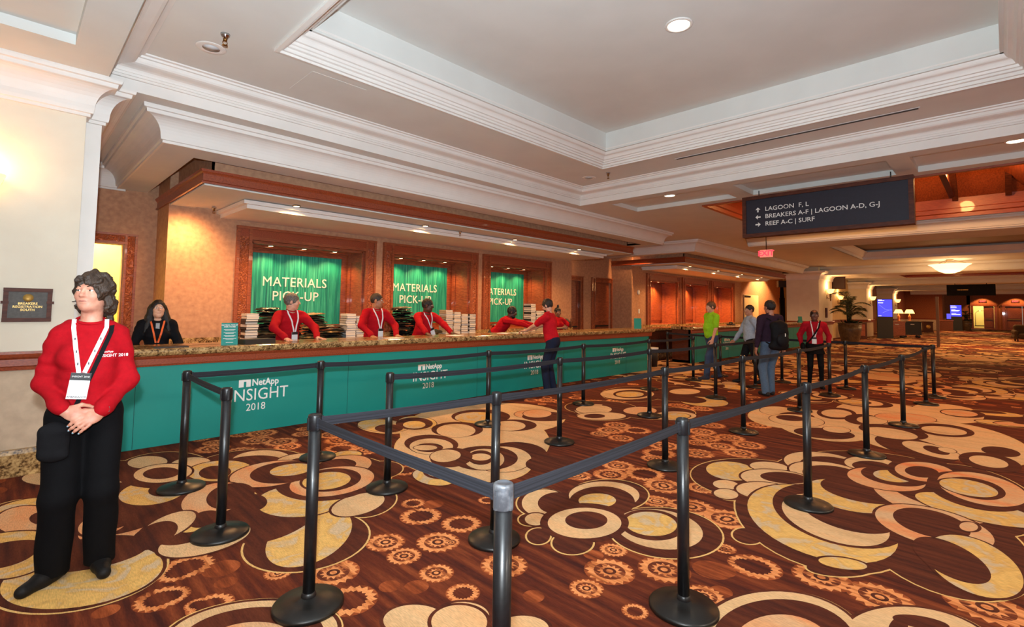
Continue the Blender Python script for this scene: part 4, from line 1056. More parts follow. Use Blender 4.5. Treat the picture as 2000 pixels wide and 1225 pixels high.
    B.ell(Hd(-0.011, -0.093, -0.026), V(0.008, 0.009, 0.007)*sh, HR, k=0.006); B.ell(Hd(0.011, -0.093, -0.026), V(0.008, 0.009, 0.007)*sh, HR, k=0.006)
    B.ell(Hd(0, -0.084, -0.052), V(0.021, 0.009, 0.0055)*sh, HR, k=0.005); B.ell(Hd(0, -0.082, -0.064), V(0.018, 0.009, 0.0065)*sh, HR, k=0.005)
    for sg in (-1, 1):
        if res < 0.006:
            B.ell(Hd(sg*0.031, -0.078, 0.018), V(0.017, 0.011, 0.006)*sh, HR, k=0.004); B.ell(Hd(sg*0.031, -0.077, -0.001), V(0.016, 0.010, 0.005)*sh, HR, k=0.004)
    tips = {}
    for nm, w, e, dv, pv, sd, cu in (('L', wL, eL, dirL, palmL, -1, curlL), ('R', wR, eR, dirR, palmR, 1, curlR)):
        dd = np.array(dv, float) if dv is not None else (w-e); pp = np.array(pv, float) if pv is not None else V(-1 if nm == 'L' else 1, 0.2, 0)
        tips[nm] = hand(B, w, dd, pp, sd*(1), s, curl=cu)
    body = B.mesh('body', sk, t)
    # eyes, brows
    q = MB()
    for nm2, rad, off, mt_, rr in (('eye', 0.0112, -0.0725, 'eye_white', 1), ('iris', 0.0068, -0.0785, 'iris', 1)):
        for sg in (-1, 1):
            c = Hd(sg*0.031, off, 0.008); q = MB(); q.lathe([(0.0001, -rad*s)]+[(rad*s*math.sin(a), -rad*s*math.cos(a)) for a in np.linspace(0.4, 2.74, 7)]+[(0.0001, rad*s)], c=tuple(c), n=12)
            if nm2 == 'eye': eo = q.build('eye', M['eye_white'], t); last = eo if sg == -1 else last2(eo) if False else eo; globals().setdefault('_e', {})[sg] = eo
            else: q.build('iris', M['iris'], globals()['_e'][sg])
    hm = hairm(*hairc)
    if full:
        for sg in (-1, 1):
            q = MB(); q.tube([Hd(sg*0.016, -0.0865, 0.031), Hd(sg*0.032, -0.088, 0.0365), Hd(sg*0.048, -0.078, 0.031)], 0.0032*s, 6, rs=[0.0025*s, 0.0035*s, 0.002*s]); q.build('eyebrow', hm, t)
        q = MB(); q.tube([Hd(-0.021, -0.0895, -0.0575), Hd(-0.008, -0.0945, -0.0555), Hd(0, -0.0940, -0.0575), Hd(0.008, -0.0945, -0.0555), Hd(0.021, -0.0895, -0.0575)], 0.003*s, 6, rs=[0.001*s, 0.003*s, 0.003*s, 0.003*s, 0.001*s]); q.build('lips', M['lip'], t)
    # ---- shirt
    sc_ = cloth(*shirt)
    S = Blob(res*0.95); g = 0.016*s
    S.ell(T(0, 0.0, 1.27), V(0.150*sw, 0.112, 0.165)*s+g*0.6, RT, k=0.05); S.ell(T(0, -0.012-belly*0.5, 1.10), V(0.140*sw+belly*0.5, 0.112+belly, 0.17)*s+g*0.6, RT, k=0.06)
    S.ell(T(0, 0.0, 0.98), V(0.150*sw+belly*0.3, 0.118+belly*0.6, 0.13)*s+g*0.5, RT, k=0.05)
    S.cone(T(0.12*sw*shf, 0.01, 1.385), T(-0.12*sw*shf, 0.01, 1.385), 0.058*s, k=0.05)
    if not male:
        for sg in (-1, 1): S.ell(T(sg*0.07, -0.085, 1.235), V(0.068, 0.055, 0.062)*s, RT, k=0.05)
    hemz = 0.885
    S.noise(wrinkle*0.8, 26, 3, (1, 1, 1.6))
    S.cut(T(0, 0, hemz), RT@V(0, 0, -1))
    for nm, a, b, c in (('L', SL, eL, wL), ('R', SR, eR, wR)):
        if sleeve == 'long':
            S.cone(a-V(0, 0, 0.012)*s, b, 0.066*s, 0.054*s, k=0.05); S.cone(b, b+(c-b)*0.88, 0.055*s, 0.042*s, k=0.02); S.cone(b+(c-b)*0.88, b+(c-b)*0.95, 0.039*s, 0.036*s, k=0.008)
        elif sleeve == 'short':
            S.cone(a-V(0, 0, 0.012)*s, a+(b-a)*0.8, 0.064*s, 0.060*s, k=0.05)
    S.noise(wrinkle*1.2, 27, 11, (1, 1, 1.4)); S.noise(wrinkle*0.6, 58, 5, (1, 1, 1.5))
    S.cone(neckb+V(0, -0.01, 0.0)*s, neckb+V(0, -0.03, 0.16)*s, 0.066*s, 0.09*s, k=0.012, sub=True)
    if neck == 'polo': S.cone(T(0, -0.10, 1.43), T(0, -0.15, 1.30), 0.028*s, 0.006*s, k=0.01, sub=True)
    shirt_o = S.mesh({'suit': 'jacket'}.get(neck, 'shirt'), sc_, t)
    q = MB(); ring_ = []
    for i in range(24):
        a = 2*PI*i/24; ring_.append(neckb+V(0.063*math.sin(a), -0.022-0.058*math.cos(a), 0.012+(-0.020)*math.cos(a))*s)
    if neck in ('crew', 'polo'): q.tube(ring_, (0.009 if neck == 'crew' else 0.013)*s, 7, closed=True); q.build('collar', sc_, t)
    # ---- legs
    TR = Blob(res); tc_ = cloth(*trousers)
    if legs == 'trousers':
        TR.ell(T(0, 0.012, 0.935), V(0.158, 0.118, 0.125)*s+g*0.3, RT, k=0.04)
        for (hp, kn, an, tt) in legs_j:
            TR.cone(hp-V(0, 0, 0.01), kn, 0.093*s, 0.069*s*(1+(tw-1)*0.8), k=0.04); TR.cone(kn, V(an[0], an[1]+0.005, an[2]-0.05*s), 0.069*s*(1+(tw-1)*.8), 0.062*s*tw, k=0.03)
        TR.noise(wrinkle*0.8, 18, 9, (1.5, 1.5, .8)); TR.cut((0, 0, min(j[2][2] for j in legs_j)-0.045*s), (0, 0, -1)); TR.cut(T(0, 0, 1.03), RT@V(0, 0, 1))
        TR.mesh('trousers', tc_, t)
    else:
        for (hp, kn, an, tt) in legs_j:
            TR.cone(hp-V(0, 0, 0.01), kn, 0.080*s, 0.054*s, k=0.03); TR.cone(kn, an, 0.054*s, 0.038*s, k=0.02)
        TR.mesh('leggings', tc_, t)
        K = Blob(res); K.ell(T(0, 0.01, 0.93), V(0.175, 0.135, 0.12)*s, RT, k=0.04); K.cone(T(0, 0.01, 0.85), T(0, 0.01, 0.70), 0.16*s, 0.2*s, k=0.04); K.cut(T(0, 0, 0.74), V(0, 0, -1)); K.noise(0.006, 22, 2); K.mesh('skirt', tc_, t)
    for (hp, kn, an, tt) in legs_j:
        td = V(math.sin(tt), -math.cos(tt), 0); fz = an[2]-0.085*s
        F_ = Blob(res*0.8); c0 = V(an[0], an[1], fz+0.038*s)
        F_.cone(c0-td*0.045*s, c0+td*0.06*s, 0.040*s, 0.041*s, k=0.02); F_.cone(c0+td*0.05*s, c0+td*0.165*s-V(0, 0, 0.008)*s, 0.041*s, 0.033*s, k=0.03); F_.cone(c0, c0+V(0, 0, 0.045)*s, 0.040*s, 0.036*s, k=0.02)
        F_.cut((0, 0, fz+0.002), (0, 0, -1)); so = F_.mesh('shoe', cloth(shoes[0], 'shoe_'+shoes[1], 0.5), t)
    # ---- hair
    Hh = Blob(res*0.9)
    r0 = {'short': 0.010, 'buzz': 0.004, 'afro': 0.009, 'bob': 0.015, 'long': 0.011, 'bun': 0.007, 'thin': 0.006}[hair]
    Hh.ell(Hd(0, 0.014, 0.026), V(0.073+r0, 0.092+r0, 0.092+r0)*sh, HR, k=0.02)
    if hair == 'bob':
        Hh.ell(Hd(0, 0.03, 0.05), V(0.086, 0.096, 0.078)*sh, HR, k=0.03)
        for sg in (-1, 1): Hh.ell(Hd(sg*0.074, 0.035, -0.045), V(0.024, 0.048, 0.088)*sh, HR, k=0.03); Hh.cone(Hd(sg*0.05, 0.075, -0.06), Hd(sg*0.06, 0.085, -0.155), 0.035*sh, 0.018*sh, k=0.03)
        Hh.ell(Hd(0, 0.085, -0.055), V(0.075, 0.042, 0.095)*sh, HR, k=0.04); Hh.ell(Hd(0, -0.062, 0.066), V(0.062, 0.032, 0.030)*sh, HR, k=0.02)
        Hh.noise(0.007, 70, 21, (1, 1, .6)); Hh.noise(0.004, 170, 4, (1, 1, .35))
        Hh.ell(Hd(0, -0.105, -0.035), V(0.066, 0.085, 0.078)*sh, HR, k=0.010, sub=True)
    elif hair == 'long':
        for sg in (-1, 1):
            Hh.cone(Hd(sg*0.070, 0.025, 0.0), neckb+V(sg*0.085, 0.03, -0.12)*s, 0.032*s, 0.044*s, k=0.03); Hh.cone(Hd(sg*0.078, 0.0, -0.02), neckb+V(sg*0.12, -0.06, -0.16)*s, 0.018*s, 0.030*s, k=0.03)
        for sg in (-1, 1): Hh.ell(Hd(sg*0.078, 0.028, -0.075), V(0.034, 0.055, 0.12)*sh, HR, k=0.04); Hh.ell(neckb+V(sg*0.10, 0.0, -0.06)*s, V(0.05, 0.06, 0.11)*s, None, k=0.05)
        Hh.cone(Hd(0, 0.05, 0), neckb+V(0, 0.075, -0.13)*s, 0.07*s, 0.07*s, k=0.04)
        Hh.noise(0.003, 120, 3, (1, 1, .15)); Hh.ell(Hd(0, -0.115, -0.045), V(0.070, 0.105, 0.100)*sh, HR, k=0.008, sub=True); Hh.ell(Hd(0, -0.125, -0.0), V(0.058, 0.095, 0.075)*sh, HR, k=0.008, sub=True); Hh.cone(Hd(0, -0.10, -0.1), neckb+V(0, -0.12, -0.10), 0.06*s, 0.05*s, k=0.02, sub=True)
    else:
        Hh.noise(0.0015 if hair in ('buzz', 'thin') else 0.003, 110, 6)
        Hh.ell(Hd(0, -0.112, -0.038), V(0.085, 0.092, 0.085)*sh, HR, k=0.012, sub=True)
        Hh.ell(Hd(0, -0.03, -0.125), V(0.11, 0.12, 0.09)*sh, HR, k=0.012, sub=True)
        for sg in (-1, 1): Hh.ell(Hd(sg*0.085, -0.003, -0.02), V(0.016, 0.028, 0.036)*sh, HR, k=0.008, sub=True)
        if hair == 'thin': Hh.ell(Hd(0, -0.05, 0.11), V(0.05, 0.08, 0.045)*sh, HR, k=0.01, sub=True)
        if hair == 'bun': Hh.ell(Hd(0, 0.02, 0.148), V(0.030, 0.030, 0.040)*sh, HR, k=0.012); Hh.cone(Hd(0, 0.015, 0.17), Hd(0, 0.01, 0.19), 0.014*s, 0.006*s, k=0.01)
    Hh.mesh('hair', hm, t)
    if beard:
        Q = Blob(res*0.8); Q.ell(Hd(0, -0.030, -0.075), V(0.058, 0.062, 0.052)*sh, HR, k=0.02); Q.ell(Hd(0, -0.052, -0.097), V(0.034, 0.032, 0.026)*sh, HR, k=0.02)
        Q.ell(Hd(0, -0.105, -0.045), V(0.030, 0.03, 0.022)*sh, HR, k=0.008, sub=True); Q.cut(Hd(0, 0, -0.045), HR@V(0, 0.15, 1)); Q.cut(Hd(0, 0.015, 0), HR@V(0, 1, 0)); Q.mesh('beard', hm, t)
    if glasses:
        q = MB()
        for sg in (-1, 1):
            q.tube([Hd(sg*0.031+0.021*math.cos(a), -0.098+0.006*abs(math.cos(a)), 0.006+0.015*math.sin(a)) for a in np.linspace(0, 2*PI, 18, endpoint=False)], 0.0013*s, 5, closed=True)
            q.tube([Hd(sg*0.052, -0.094, 0.008), Hd(sg*0.074, -0.06, 0.010), Hd(sg*0.078, 0.0, 0.006)], 0.0013*s, 5)
        q.tube([Hd(-0.010, -0.099, 0.009), Hd(0.010, -0.099, 0.009)], 0.0013*s, 5); q.build('eyeglasses', M['silver'], t)
    # ---- lanyard
    if lan:
        ep, lm = lan; ep = V(*ep); q = MB()
        marks = []; W = 0.010*s
        last = None
        for sg in (-1, 1):
            pts = []
            a = T(sg*0.072, 0, 1.40); a0 = a+RT@V(0, 0.045, 0.03)*s
            for u in np.linspace(0, 1, 12):
                px = a[0]+(ep[0]+sg*0.012-a[0])*u; pz_ = a[2]+(ep[2]-a[2])*u
                y = S.front(px, pz_)
                pts.append(V(px, (y if y is not None else pts[-1][1] if pts else a[1]-0.09*s)-0.004, pz_))
            for i in range(len(pts)-2, -1, -1): pts[i][1] = min(pts[i][1], pts[i+1][1]+0.05)
            pts = [a0, a+RT@V(0, -0.03, 0.045)*s]+pts
            vs = []; fs = []
            for i, p in enumerate(pts):
                d = pts[min(i+1, len(pts)-1)]-pts[max(i-1, 0)]; d /= np.linalg.norm(d)
                n = V(0, -1, 0)-d*(-d[1]); n = n/np.linalg.norm(n) if np.linalg.norm(n) > .2 else V(0, 0, 1); sd = np.cross(d, n); sd /= np.linalg.norm(sd)
                for ox_, oy_ in ((-W, 0), (W, 0), (W, 0.002), (-W, 0.002)): vs.append(p+sd*ox_+n*oy_)
            for i in range(len(pts)-1):
                for k in range(4): l = (k+1) % 4; fs.append((i*4+k, i*4+l, (i+1)*4+l, (i+1)*4+k))
            q.add(vs, fs); last = pts[-1]
            if res < 0.006: marks += [pts[i] for i in (5, 8, 11)]
        lo_ = q.build('lanyard', M[lm], t)
        if marks:
            q = MB()
            for p in marks:
                q.obox(Vector(p)+Vector((0, -0.0022, 0)), Vector((1, 0, 0)), Vector((0, 1, 0)), Vector((0, 0, 1)), 0.0022, 0.0006, 0.012)
            q.build('lanyard_print', M['navy_dark'], lo_)
        if badge:
            bw, bh = 0.043*s, 0.070*s; c = last.copy(); c[0] = ep[0]; y2 = S.front(ep[0], ep[2]-1.3*bh); yy = min(c[1], y2 if y2 is not None else c[1])-0.006
            tl = 0.0 if badge is True else badge
            ax = V(math.cos(tl), 0, math.sin(tl)); az = V(-math.sin(tl), 0, math.cos(tl)); cc = V(ep[0], yy, ep[2])-az*bh*1.0
            q = MB(); q.obox(Vector(cc), Vector(ax), Vector((0, 1, 0)), Vector(az), bw, 0.003, bh); bo = q.build('badge', M['lanyard'], t)
            q = MB(); q.obox(Vector(cc+az*bh*0.72+V(0, -0.0035, 0)), Vector(ax), Vector((0, 1, 0)), Vector(az), bw, 0.001, bh*0.28); q.build('badge_header', M['black_plastic'], bo)
            if res < 0.006:
                text_obj('lettering', 'INSIGHT 2018', 0.0125, M['white_print'], tuple(cc+az*bh*0.72+V(0, -0.0052, 0)), tuple(ax), tuple(az), bo, ext=0.0003); text_obj('lettering', 'AMBASSADOR', 0.0130, M['navy_dark'], tuple(cc-az*bh*0.84+V(0, -0.0042, 0)), tuple(ax), tuple(az), bo, ext=0.0003)
    if extra: extra(t, dict(T=T, Hd=Hd, S=S, s=s, RT=RT, HR=HR, HC=HC, tips=tips, wL=wL, wR=wR, eL=eL, eR=eR, SL=SL, SR=SR, neckb=neckb))
    return t
RED = ((176, 13, 27), 'red_sweatshirt')
# ---- woman in the foreground
def fg_extra(t, K):
    s = K['s']; S = K['S']; T = K['T']
    # shirt print on her left chest
    y = S.front(0.105, 1.27)-0.006
    text_obj('lettering', 'NetApp', 0.016, M['white_print'], (0.085, y-0.002, 1.295), (1, 0.25, 0), (0, 0.15, 1), t, align='CENTER', ext=0.001, bold=0.0001)
    text_obj('lettering', 'INSIGHT 2018', 0.024, M['white_print'], (0.11, y-0.001, 1.272), (1, 0.25, 0), (0, 0.15, 1), t, align='CENTER', ext=0.001, bold=0.0002)
    # watch
    d = Vector(K['wL']-K['eL']).normalized(); c = Vector(K['wL'])-d*0.012
    a = d.orthogonal().normalized(); b = d.cross(a)
    q = MB(); q.tube([c+(a*math.cos(x)+b*math.sin(x))*0.031 for x in np.linspace(0, 2*PI, 20, endpoint=False)], 0.0045, 6, closed=True)
    wo = q.build('wristwatch', M['silver'], t)
    q = MB(); q.obox(c+Vector((0.012, -0.031, 0.006)), Vector((1, 0.2, 0)).normalized(), Vector((0, 0, 1)), Vector((0.2, -1, 0)).normalized(), 0.016, 0.015, 0.004); q.build('watch_face', M['silver'], wo)
    # finger nails
    for nm in 'LR':
        for tp in K['tips'][nm][:4]:
            q = MB(); q.lathe([(0.0001, -0.006), (0.005, -0.003), (0.005, 0.003), (0.0001, 0.006)], c=tuple(V(*tp)+V(0, -0.0045, 0)), n=8); q.build('fingernail', CL.get('nail') or CL.setdefault('nail', mat('nail_silver_blue', rgb(150, 180, 196), 0.25, 0.5)), t)
    # ear stud
    q = MB(); q.lathe([(0.0001, -0.013), (0.006, -0.006), (0.006, 0.006), (0.0001, 0.011)], c=tuple(K['Hd'](0.083, 0.012, -0.05)), n=10); q.build('earring', cloth((190, 20, 30), 'earring_red', 0.3), t)
    for dx in (-0.06, 0.06): pass
woman = person('grey haired woman in a red sweatshirt and black trousers standing with clasped hands', (0.36, 3.87), -0.10, h=1.76, res=0.0044, male=False, skinc=((214, 156, 132), 'rosy'),
    shirt=RED, trousers=((11, 11, 14), 'black_trousers'), head=(-0.50, -0.05, 0.0), head_off=(0, 0, 0.035), hs=0.94, handL=(0.072, -0.215, 0.965), handR=(-0.088, -0.20, 0.985),
    hintL=(0.62, 0.5, -0.3), hintR=(-0.45, 0.6, -0.3), dirL=(-0.80, -0.25, -0.50), dirR=(0.86, -0.22, -0.42), palmL=(0.1, 0.9, -0.3), palmR=(0.0, 0.9, -0.2), curlL=0.34, curlR=0.42,
    feet=((0.105, 0.035, 0.12), (-0.10, 0.01, -0.72)), hair='bob', hairc=((66, 46, 32), 'greybrown'), lan=((-0.025, 0, 1.185), 'lanyard'), badge=-0.12, belly=0.03, wid=1.0, shf=0.76, tw=1.2, wrinkle=0.005, extra=fg_extra)
# her black bag: strap across the chest and pouch on her right hip (a thing she carries)
bag = thing('crossbody_bag', 'black crossbody bag on the right hip of the grey haired woman', 'bag', (0.36, 3.87, 0), -0.10)
Bg = Blob(0.007); Bg.ell((-0.125, -0.135, 0.81), (0.070, 0.03, 0.11), None, k=0.02); Bg.cone((-0.165, -0.125, 0.87), (-0.085, -0.14, 0.87), 0.026, k=0.03); Bg.cone((-0.165, -0.125, 0.74), (-0.085, -0.14, 0.735), 0.026, k=0.03); Bg.mesh('pouch', cloth((22, 22, 25), 'black_bag'), bag)
q = MB(); W = 0.011; pts = []
Sx = [c for c in woman.children if c.name.startswith('shirt')][0]
Sv = np.array([v.co for v in Sx.data.vertices])
def shirt_front(x, z):
    k = np.where((np.abs(Sv[:, 0]-x) < 0.008) & (np.abs(Sv[:, 2]-z) < 0.008))[0]
    return Sv[k, 1].min() if len(k) else -0.1
for u in np.linspace(0, 1, 16):
    x = 0.095+(-0.075-0.095)*u; z = 1.405+(0.90-1.405)*u; pts.append(V(x, shirt_front(x, z)-0.004, z))
pts = [V(0.10, -0.0, 1.462), V(0.099, -0.05, 1.44)]+pts
vs = []; fs = []
for i, p in enumerate(pts):
    d = pts[min(i+1, len(pts)-1)]-pts[max(i-1, 0)]; d /= np.linalg.norm(d); n = V(0, -1, 0)-d*(-d[1]); n /= max(np.linalg.norm(n), 1e-6); sd = np.cross(d, n)
    for a, b in ((-W, 0), (W, 0), (W, 0.002), (-W, 0.002)): vs.append(p+sd*a+n*b)
for i in range(len(pts)-1):
    for k in range(4): l = (k+1) % 4; fs.append((i*4+k, i*4+l, (i+1)*4+l, (i+1)*4+k))
q.add(vs, fs); q.build('strap', cloth((22, 22, 25), 'black_bag'), bag)

# ---- dark haired woman behind the desk
def dk_extra(t, K):
    q = MB(); q.obox(Vector((0, K['S'].front(0, 1.27)+0.002, 1.275)), Vector((1, 0, 0)), Vector((0, 1, 0)), Vector((0, 0, 1)), 0.02, 0.006, 0.05); q.build('blouse', cloth((170, 172, 176), 'grey_blouse'), t)
person('woman with long black hair, glasses and black jacket behind the desk end', (1.37, 7.72), -0.12, h=1.65, res=0.008, male=False, skinc=((232, 184, 154), 'light'), shirt=((18, 18, 22), 'black_jacket'), head=(0.10, -0.10, 0),
    handL=(0.16, -0.30, 0.96), handR=(-0.16, -0.30, 0.96), lean=0.06, hair='long', hairc=((16, 14, 16), 'black'), lan=((0.0, 0, 1.08), 'lanyard_orange'), badge=False, glasses=True, neck='suit', extra=dk_extra)
person('grey haired man with glasses in red leaning on the desk, looking right', (2.99, 7.62), 0.15, h=1.80, skinc=((218, 166, 140), 'fair2'), shirt=RED, head=(1.05, 0.05, 0), lean=0.20, pel=(0, 0.07),
    handL=(0.20, -0.42, 1.10), handR=(-0.27, -0.40, 1.10), hintL=(0.8, 0.5, 0.1), hintR=(-0.8, 0.5, 0.2), dirL=(0.3, -1, -0.1), dirR=(-0.2, -1, -0.1), palmL=(0, 0, -1), palmR=(0, 0, -1), curlL=0.1, curlR=0.1, hair='short', hairc=((122, 112, 104), 'grey'), glasses=True, lan=((0.02, 0, 1.18), 'lanyard'), trousers=((40, 40, 52), 'dark'))
person('man with buzz cut in red sweatshirt behind the desk, looking right', (4.42, 7.62), 0.05, h=1.84, skinc=((176, 122, 88), 'tan'), shirt=RED, head=(0.85, 0.06, 0), lean=0.14, pel=(0, 0.05),
    handL=(0.16, -0.40, 1.09), handR=(-0.28, -0.36, 1.09), hintL=(0.8, 0.4, 0.1), hintR=(-0.8, 0.5, 0.2), dirL=(0.2, -1, -0.1), dirR=(-0.2, -1, -0.1), palmL=(0, 0, -1), palmR=(0, 0, -1), curlL=0.1, curlR=0.1, hair='buzz', hairc=((60, 46, 36), 'darkbrown'), lan=((0.03, 0, 1.20), 'lanyard'))
person('dark skinned man in red bending over the desk with a tilted white badge', (5.52, 7.70), 0.0, h=1.80, skinc=((84, 54, 40), 'dark'), shirt=RED, head=(0.80, 0.12, 0), lean=0.36, pel=(0, 0.16),
    handL=(0.26, -0.46, 1.10), handR=(-0.30, -0.46, 1.10), hintL=(0.9, 0.4, 0.1), hintR=(-0.9, 0.5, 0.2), dirL=(0.4, -1, -0.1), dirR=(-0.2, -1, -0.1), palmL=(0, 0, -1), palmR=(0, 0, -1), curlL=0.1, curlR=0.1, hair='afro', hairc=((22, 18, 17), 'blackshort'), lan=((0.08, 0, 1.18), 'lanyard'), badge=0.35, belly=0.03, glasses=True)
def back_print(t, K):
    pass
person('dark skinned bearded man in red reaching across the desk towards the visitor', (7.68, 7.75), 0.55, h=1.80, skinc=((74, 46, 34), 'deep'), shirt=RED, head=(0.25, 0.30, 0), lean=0.75, pel=(0.0, 0.28),
    handL=(0.30, -0.78, 1.17), handR=(-0.05, -0.72, 1.14), hintL=(0.8, 0.4, -0.2), hintR=(-0.8, 0.3, 0.3), dirL=(0.2, -1, -0.1), dirR=(0.1, -1, -0.1), palmL=(0, 0, -1), palmR=(0, 0, -1), curlL=0.3, curlR=0.2, hair='afro', hairc=((18, 15, 15), 'blackshort2'), beard=True, lan=None)
# visitor in the red polo in front of the desk, seen from behind
person('visitor in a red polo shirt and dark jeans leaning on the desk front', (7.16, 6.05), 3.55, h=1.80, skinc=((214, 164, 136), 'fair3'), shirt=((196, 22, 36), 'red_polo'), sleeve='short', neck='polo', head=(-0.2, 0.38, 0), lean=0.16, pel=(0, 0.05),
    handL=(0.02, -0.52, 1.12), handR=(-0.30, -0.48, 1.16), hintL=(0.8, 0.5, -0.4), hintR=(-0.8, 0.4, -0.5), dirL=(-0.1, -1, -0.1), dirR=(0.2, -1, -0.1), palmL=(0, 0, -1), palmR=(0, 0, -1), hair='short', hairc=((40, 30, 26), 'brownblack'), beard=True, trousers=((30, 36, 58), 'dark_jeans'),
    feet=((0.12, 0.0, 0.15), (-0.10, 0.06, -0.1)))
person('woman with a hair bun in red behind the desk, looking at her phone', (9.45, 7.75), -0.2, h=1.64, male=False, skinc=((132, 88, 64), 'brownskin'), shirt=RED, head=(-0.1, 0.16, 0), sleeve='short',
    handL=(0.12, -0.34, 1.24), handR=(-0.12, -0.34, 1.12), hair='bun', hairc=((18, 14, 14), 'blackbun'), lan=None, dirL=(-0.2, -0.6, 0.6), palmL=(-0.3, 0.8, 0.4))
q = MB(); q.obox((0, 0, 0), Vector((1, 0, 0)), Vector((0, 0.8, 0.6)), Vector((0, -0.6, 0.8)), 0.036, 0.07, 0.005); tag(q.build('mobile_phone', M['black_plastic'], loc=(9.42, 7.40, 1.30)), 'dark mobile phone in the hand of the woman with a hair bun', 'phone')
# ---- walkers
person('man in a lime green polo shirt and blue jeans walking to the left', (11.55, 4.86), -2.15, h=1.83, skinc=((222, 170, 140), 'fair4'), shirt=((150, 214, 40), 'lime_polo'), sleeve='short', neck='polo', head=(-0.1, 0.0, 0),
    handL=(0.26, -0.16, 0.84), handR=(-0.24, 0.10, 0.86), hair='short', hairc=((116, 84, 56), 'lightbrown'), trousers=((62, 78, 108), 'blue_jeans'), feet=((0.09, -0.20, 0.0), (-0.10, 0.26, 0.0)), belly=0.02, shoes=((60, 66, 84), 'bluegrey'))
person('man in a pale blue shirt and black trousers walking left ahead of the backpacker', (11.55, 4.0), -2.45, h=1.76, skinc=((196, 146, 116), 'olive'), shirt=((164, 178, 196), 'pale_blue'), head=(0.15, 0.0, 0),
    handL=(0.22, 0.2, 0.84), handR=(-0.30, -0.26, 0.86), hintR=(-0.3, 0.8, -0.2), hair='buzz', hairc=((30, 25, 24), 'blackbuzz'), trousers=((24, 24, 28), 'black_trousers2'), feet=((0.09, 0.24, 0.0), (-0.10, -0.16, 0.0)))
person('man in a dark purple shirt and faded jeans walking away with a backpack', (10.12, 3.14), 2.5, h=1.83, skinc=((188, 132, 106), 'ruddy'), shirt=((52, 34, 50), 'purple_shirt'), head=(0.1, 0.0, 0),
    handL=(0.27, -0.05, 0.80), handR=(-0.27, 0.02, 0.80), hair='short', hairc=((24, 19, 19), 'blackshort3'), trousers=((88, 108, 132), 'faded_jeans'), feet=((0.07, -0.05, 0.0), (-0.11, -0.16, 0.0)), belly=0.02, lan=None, neck='crew', shoes=((50, 44, 42), 'darkgrey'))
bp = thing('backpack', 'black backpack worn by the man in faded jeans', 'backpack', (10.12, 3.14, 0), 2.5)
Bk = Blob(0.012); Bk.ell((-0.02, 0.235, 1.16), (0.17, 0.10, 0.27), None, k=0.03); Bk.cone((-0.13, 0.21, 0.95), (0.10, 0.21, 0.95), 0.075, k=0.06); Bk.cone((-0.10, 0.21, 1.32), (0.08, 0.21, 1.32), 0.07, k=0.06); Bk.noise(0.004, 40, 3); Bk.mesh('backpack_body', cloth((20, 20, 24), 'black_pack', 0.7), bp)
Bk = Blob(0.012); Bk.ell((-0.02, 0.315, 1.07), (0.12, 0.06, 0.13), None, k=0.03); Bk.mesh('front_pocket', cloth((24, 24, 28), 'black_pack2', 0.6), bp)
q = MB()
for sg in (-1, 1): q.tube([(sg*0.10, 0.15, 1.42), (sg*0.115, 0.02, 1.475), (sg*0.12, -0.12, 1.38), (sg*0.12, -0.14, 1.2), (sg*0.14, 0.0, 1.04), (sg*0.13, 0.16, 0.98)], 0.022, 6, flat=0.5)
q.build('shoulder_strap', cloth((20, 20, 24), 'black_pack', 0.7), bp)
q = MB(); q.obox((-0.03, 0.372, 1.16), Vector((1, 0, 0)), Vector((0, 1, 0)), Vector((0, 0, 1)), 0.006, 0.003, 0.028); q.build('reflective_tab', M['white_print'], bp)
def rw_extra(t, K):
    pass
person('distant woman in dull red with white badge, skirt and leggings, facing the camera', (11.95, 2.84), -1.25, h=1.66, res=0.009, male=False, skinc=((112, 76, 60), 'brown2'), shirt=((176, 22, 38), 'dull_red'), head=(0.0, 0.0, 0),
    handL=(0.24, -0.02, 0.86), handR=(-0.24, 0.0, 0.86), hair='thin', hairc=((24, 18, 18), 'blackback'), glasses=True, lan=((-0.02, 0, 1.06), 'lanyard'), legs='skirt', trousers=((18, 18, 20), 'black_skirt'), wid=1.1)
bg2 = thing('shoulder_bag', 'black bag strap across the chest of the distant woman in red', 'bag', (11.95, 2.84, 0), -1.25)
q = MB(); q.tube([(0.10, -0.03, 1.40), (0.085, -0.10, 1.36), (0.06, -0.165, 1.26), (0.0, -0.165, 1.15), (-0.08, -0.155, 1.02), (-0.17, -0.10, 0.90)], 0.014, 6); q.build('strap', cloth((20, 20, 22), 'black_bag3'), bg2)
Bb = Blob(0.01); Bb.ell((-0.22, -0.03, 0.84), (0.05, 0.10, 0.10), None); Bb.mesh('pouch', cloth((20, 20, 22), 'black_bag3'), bg2)
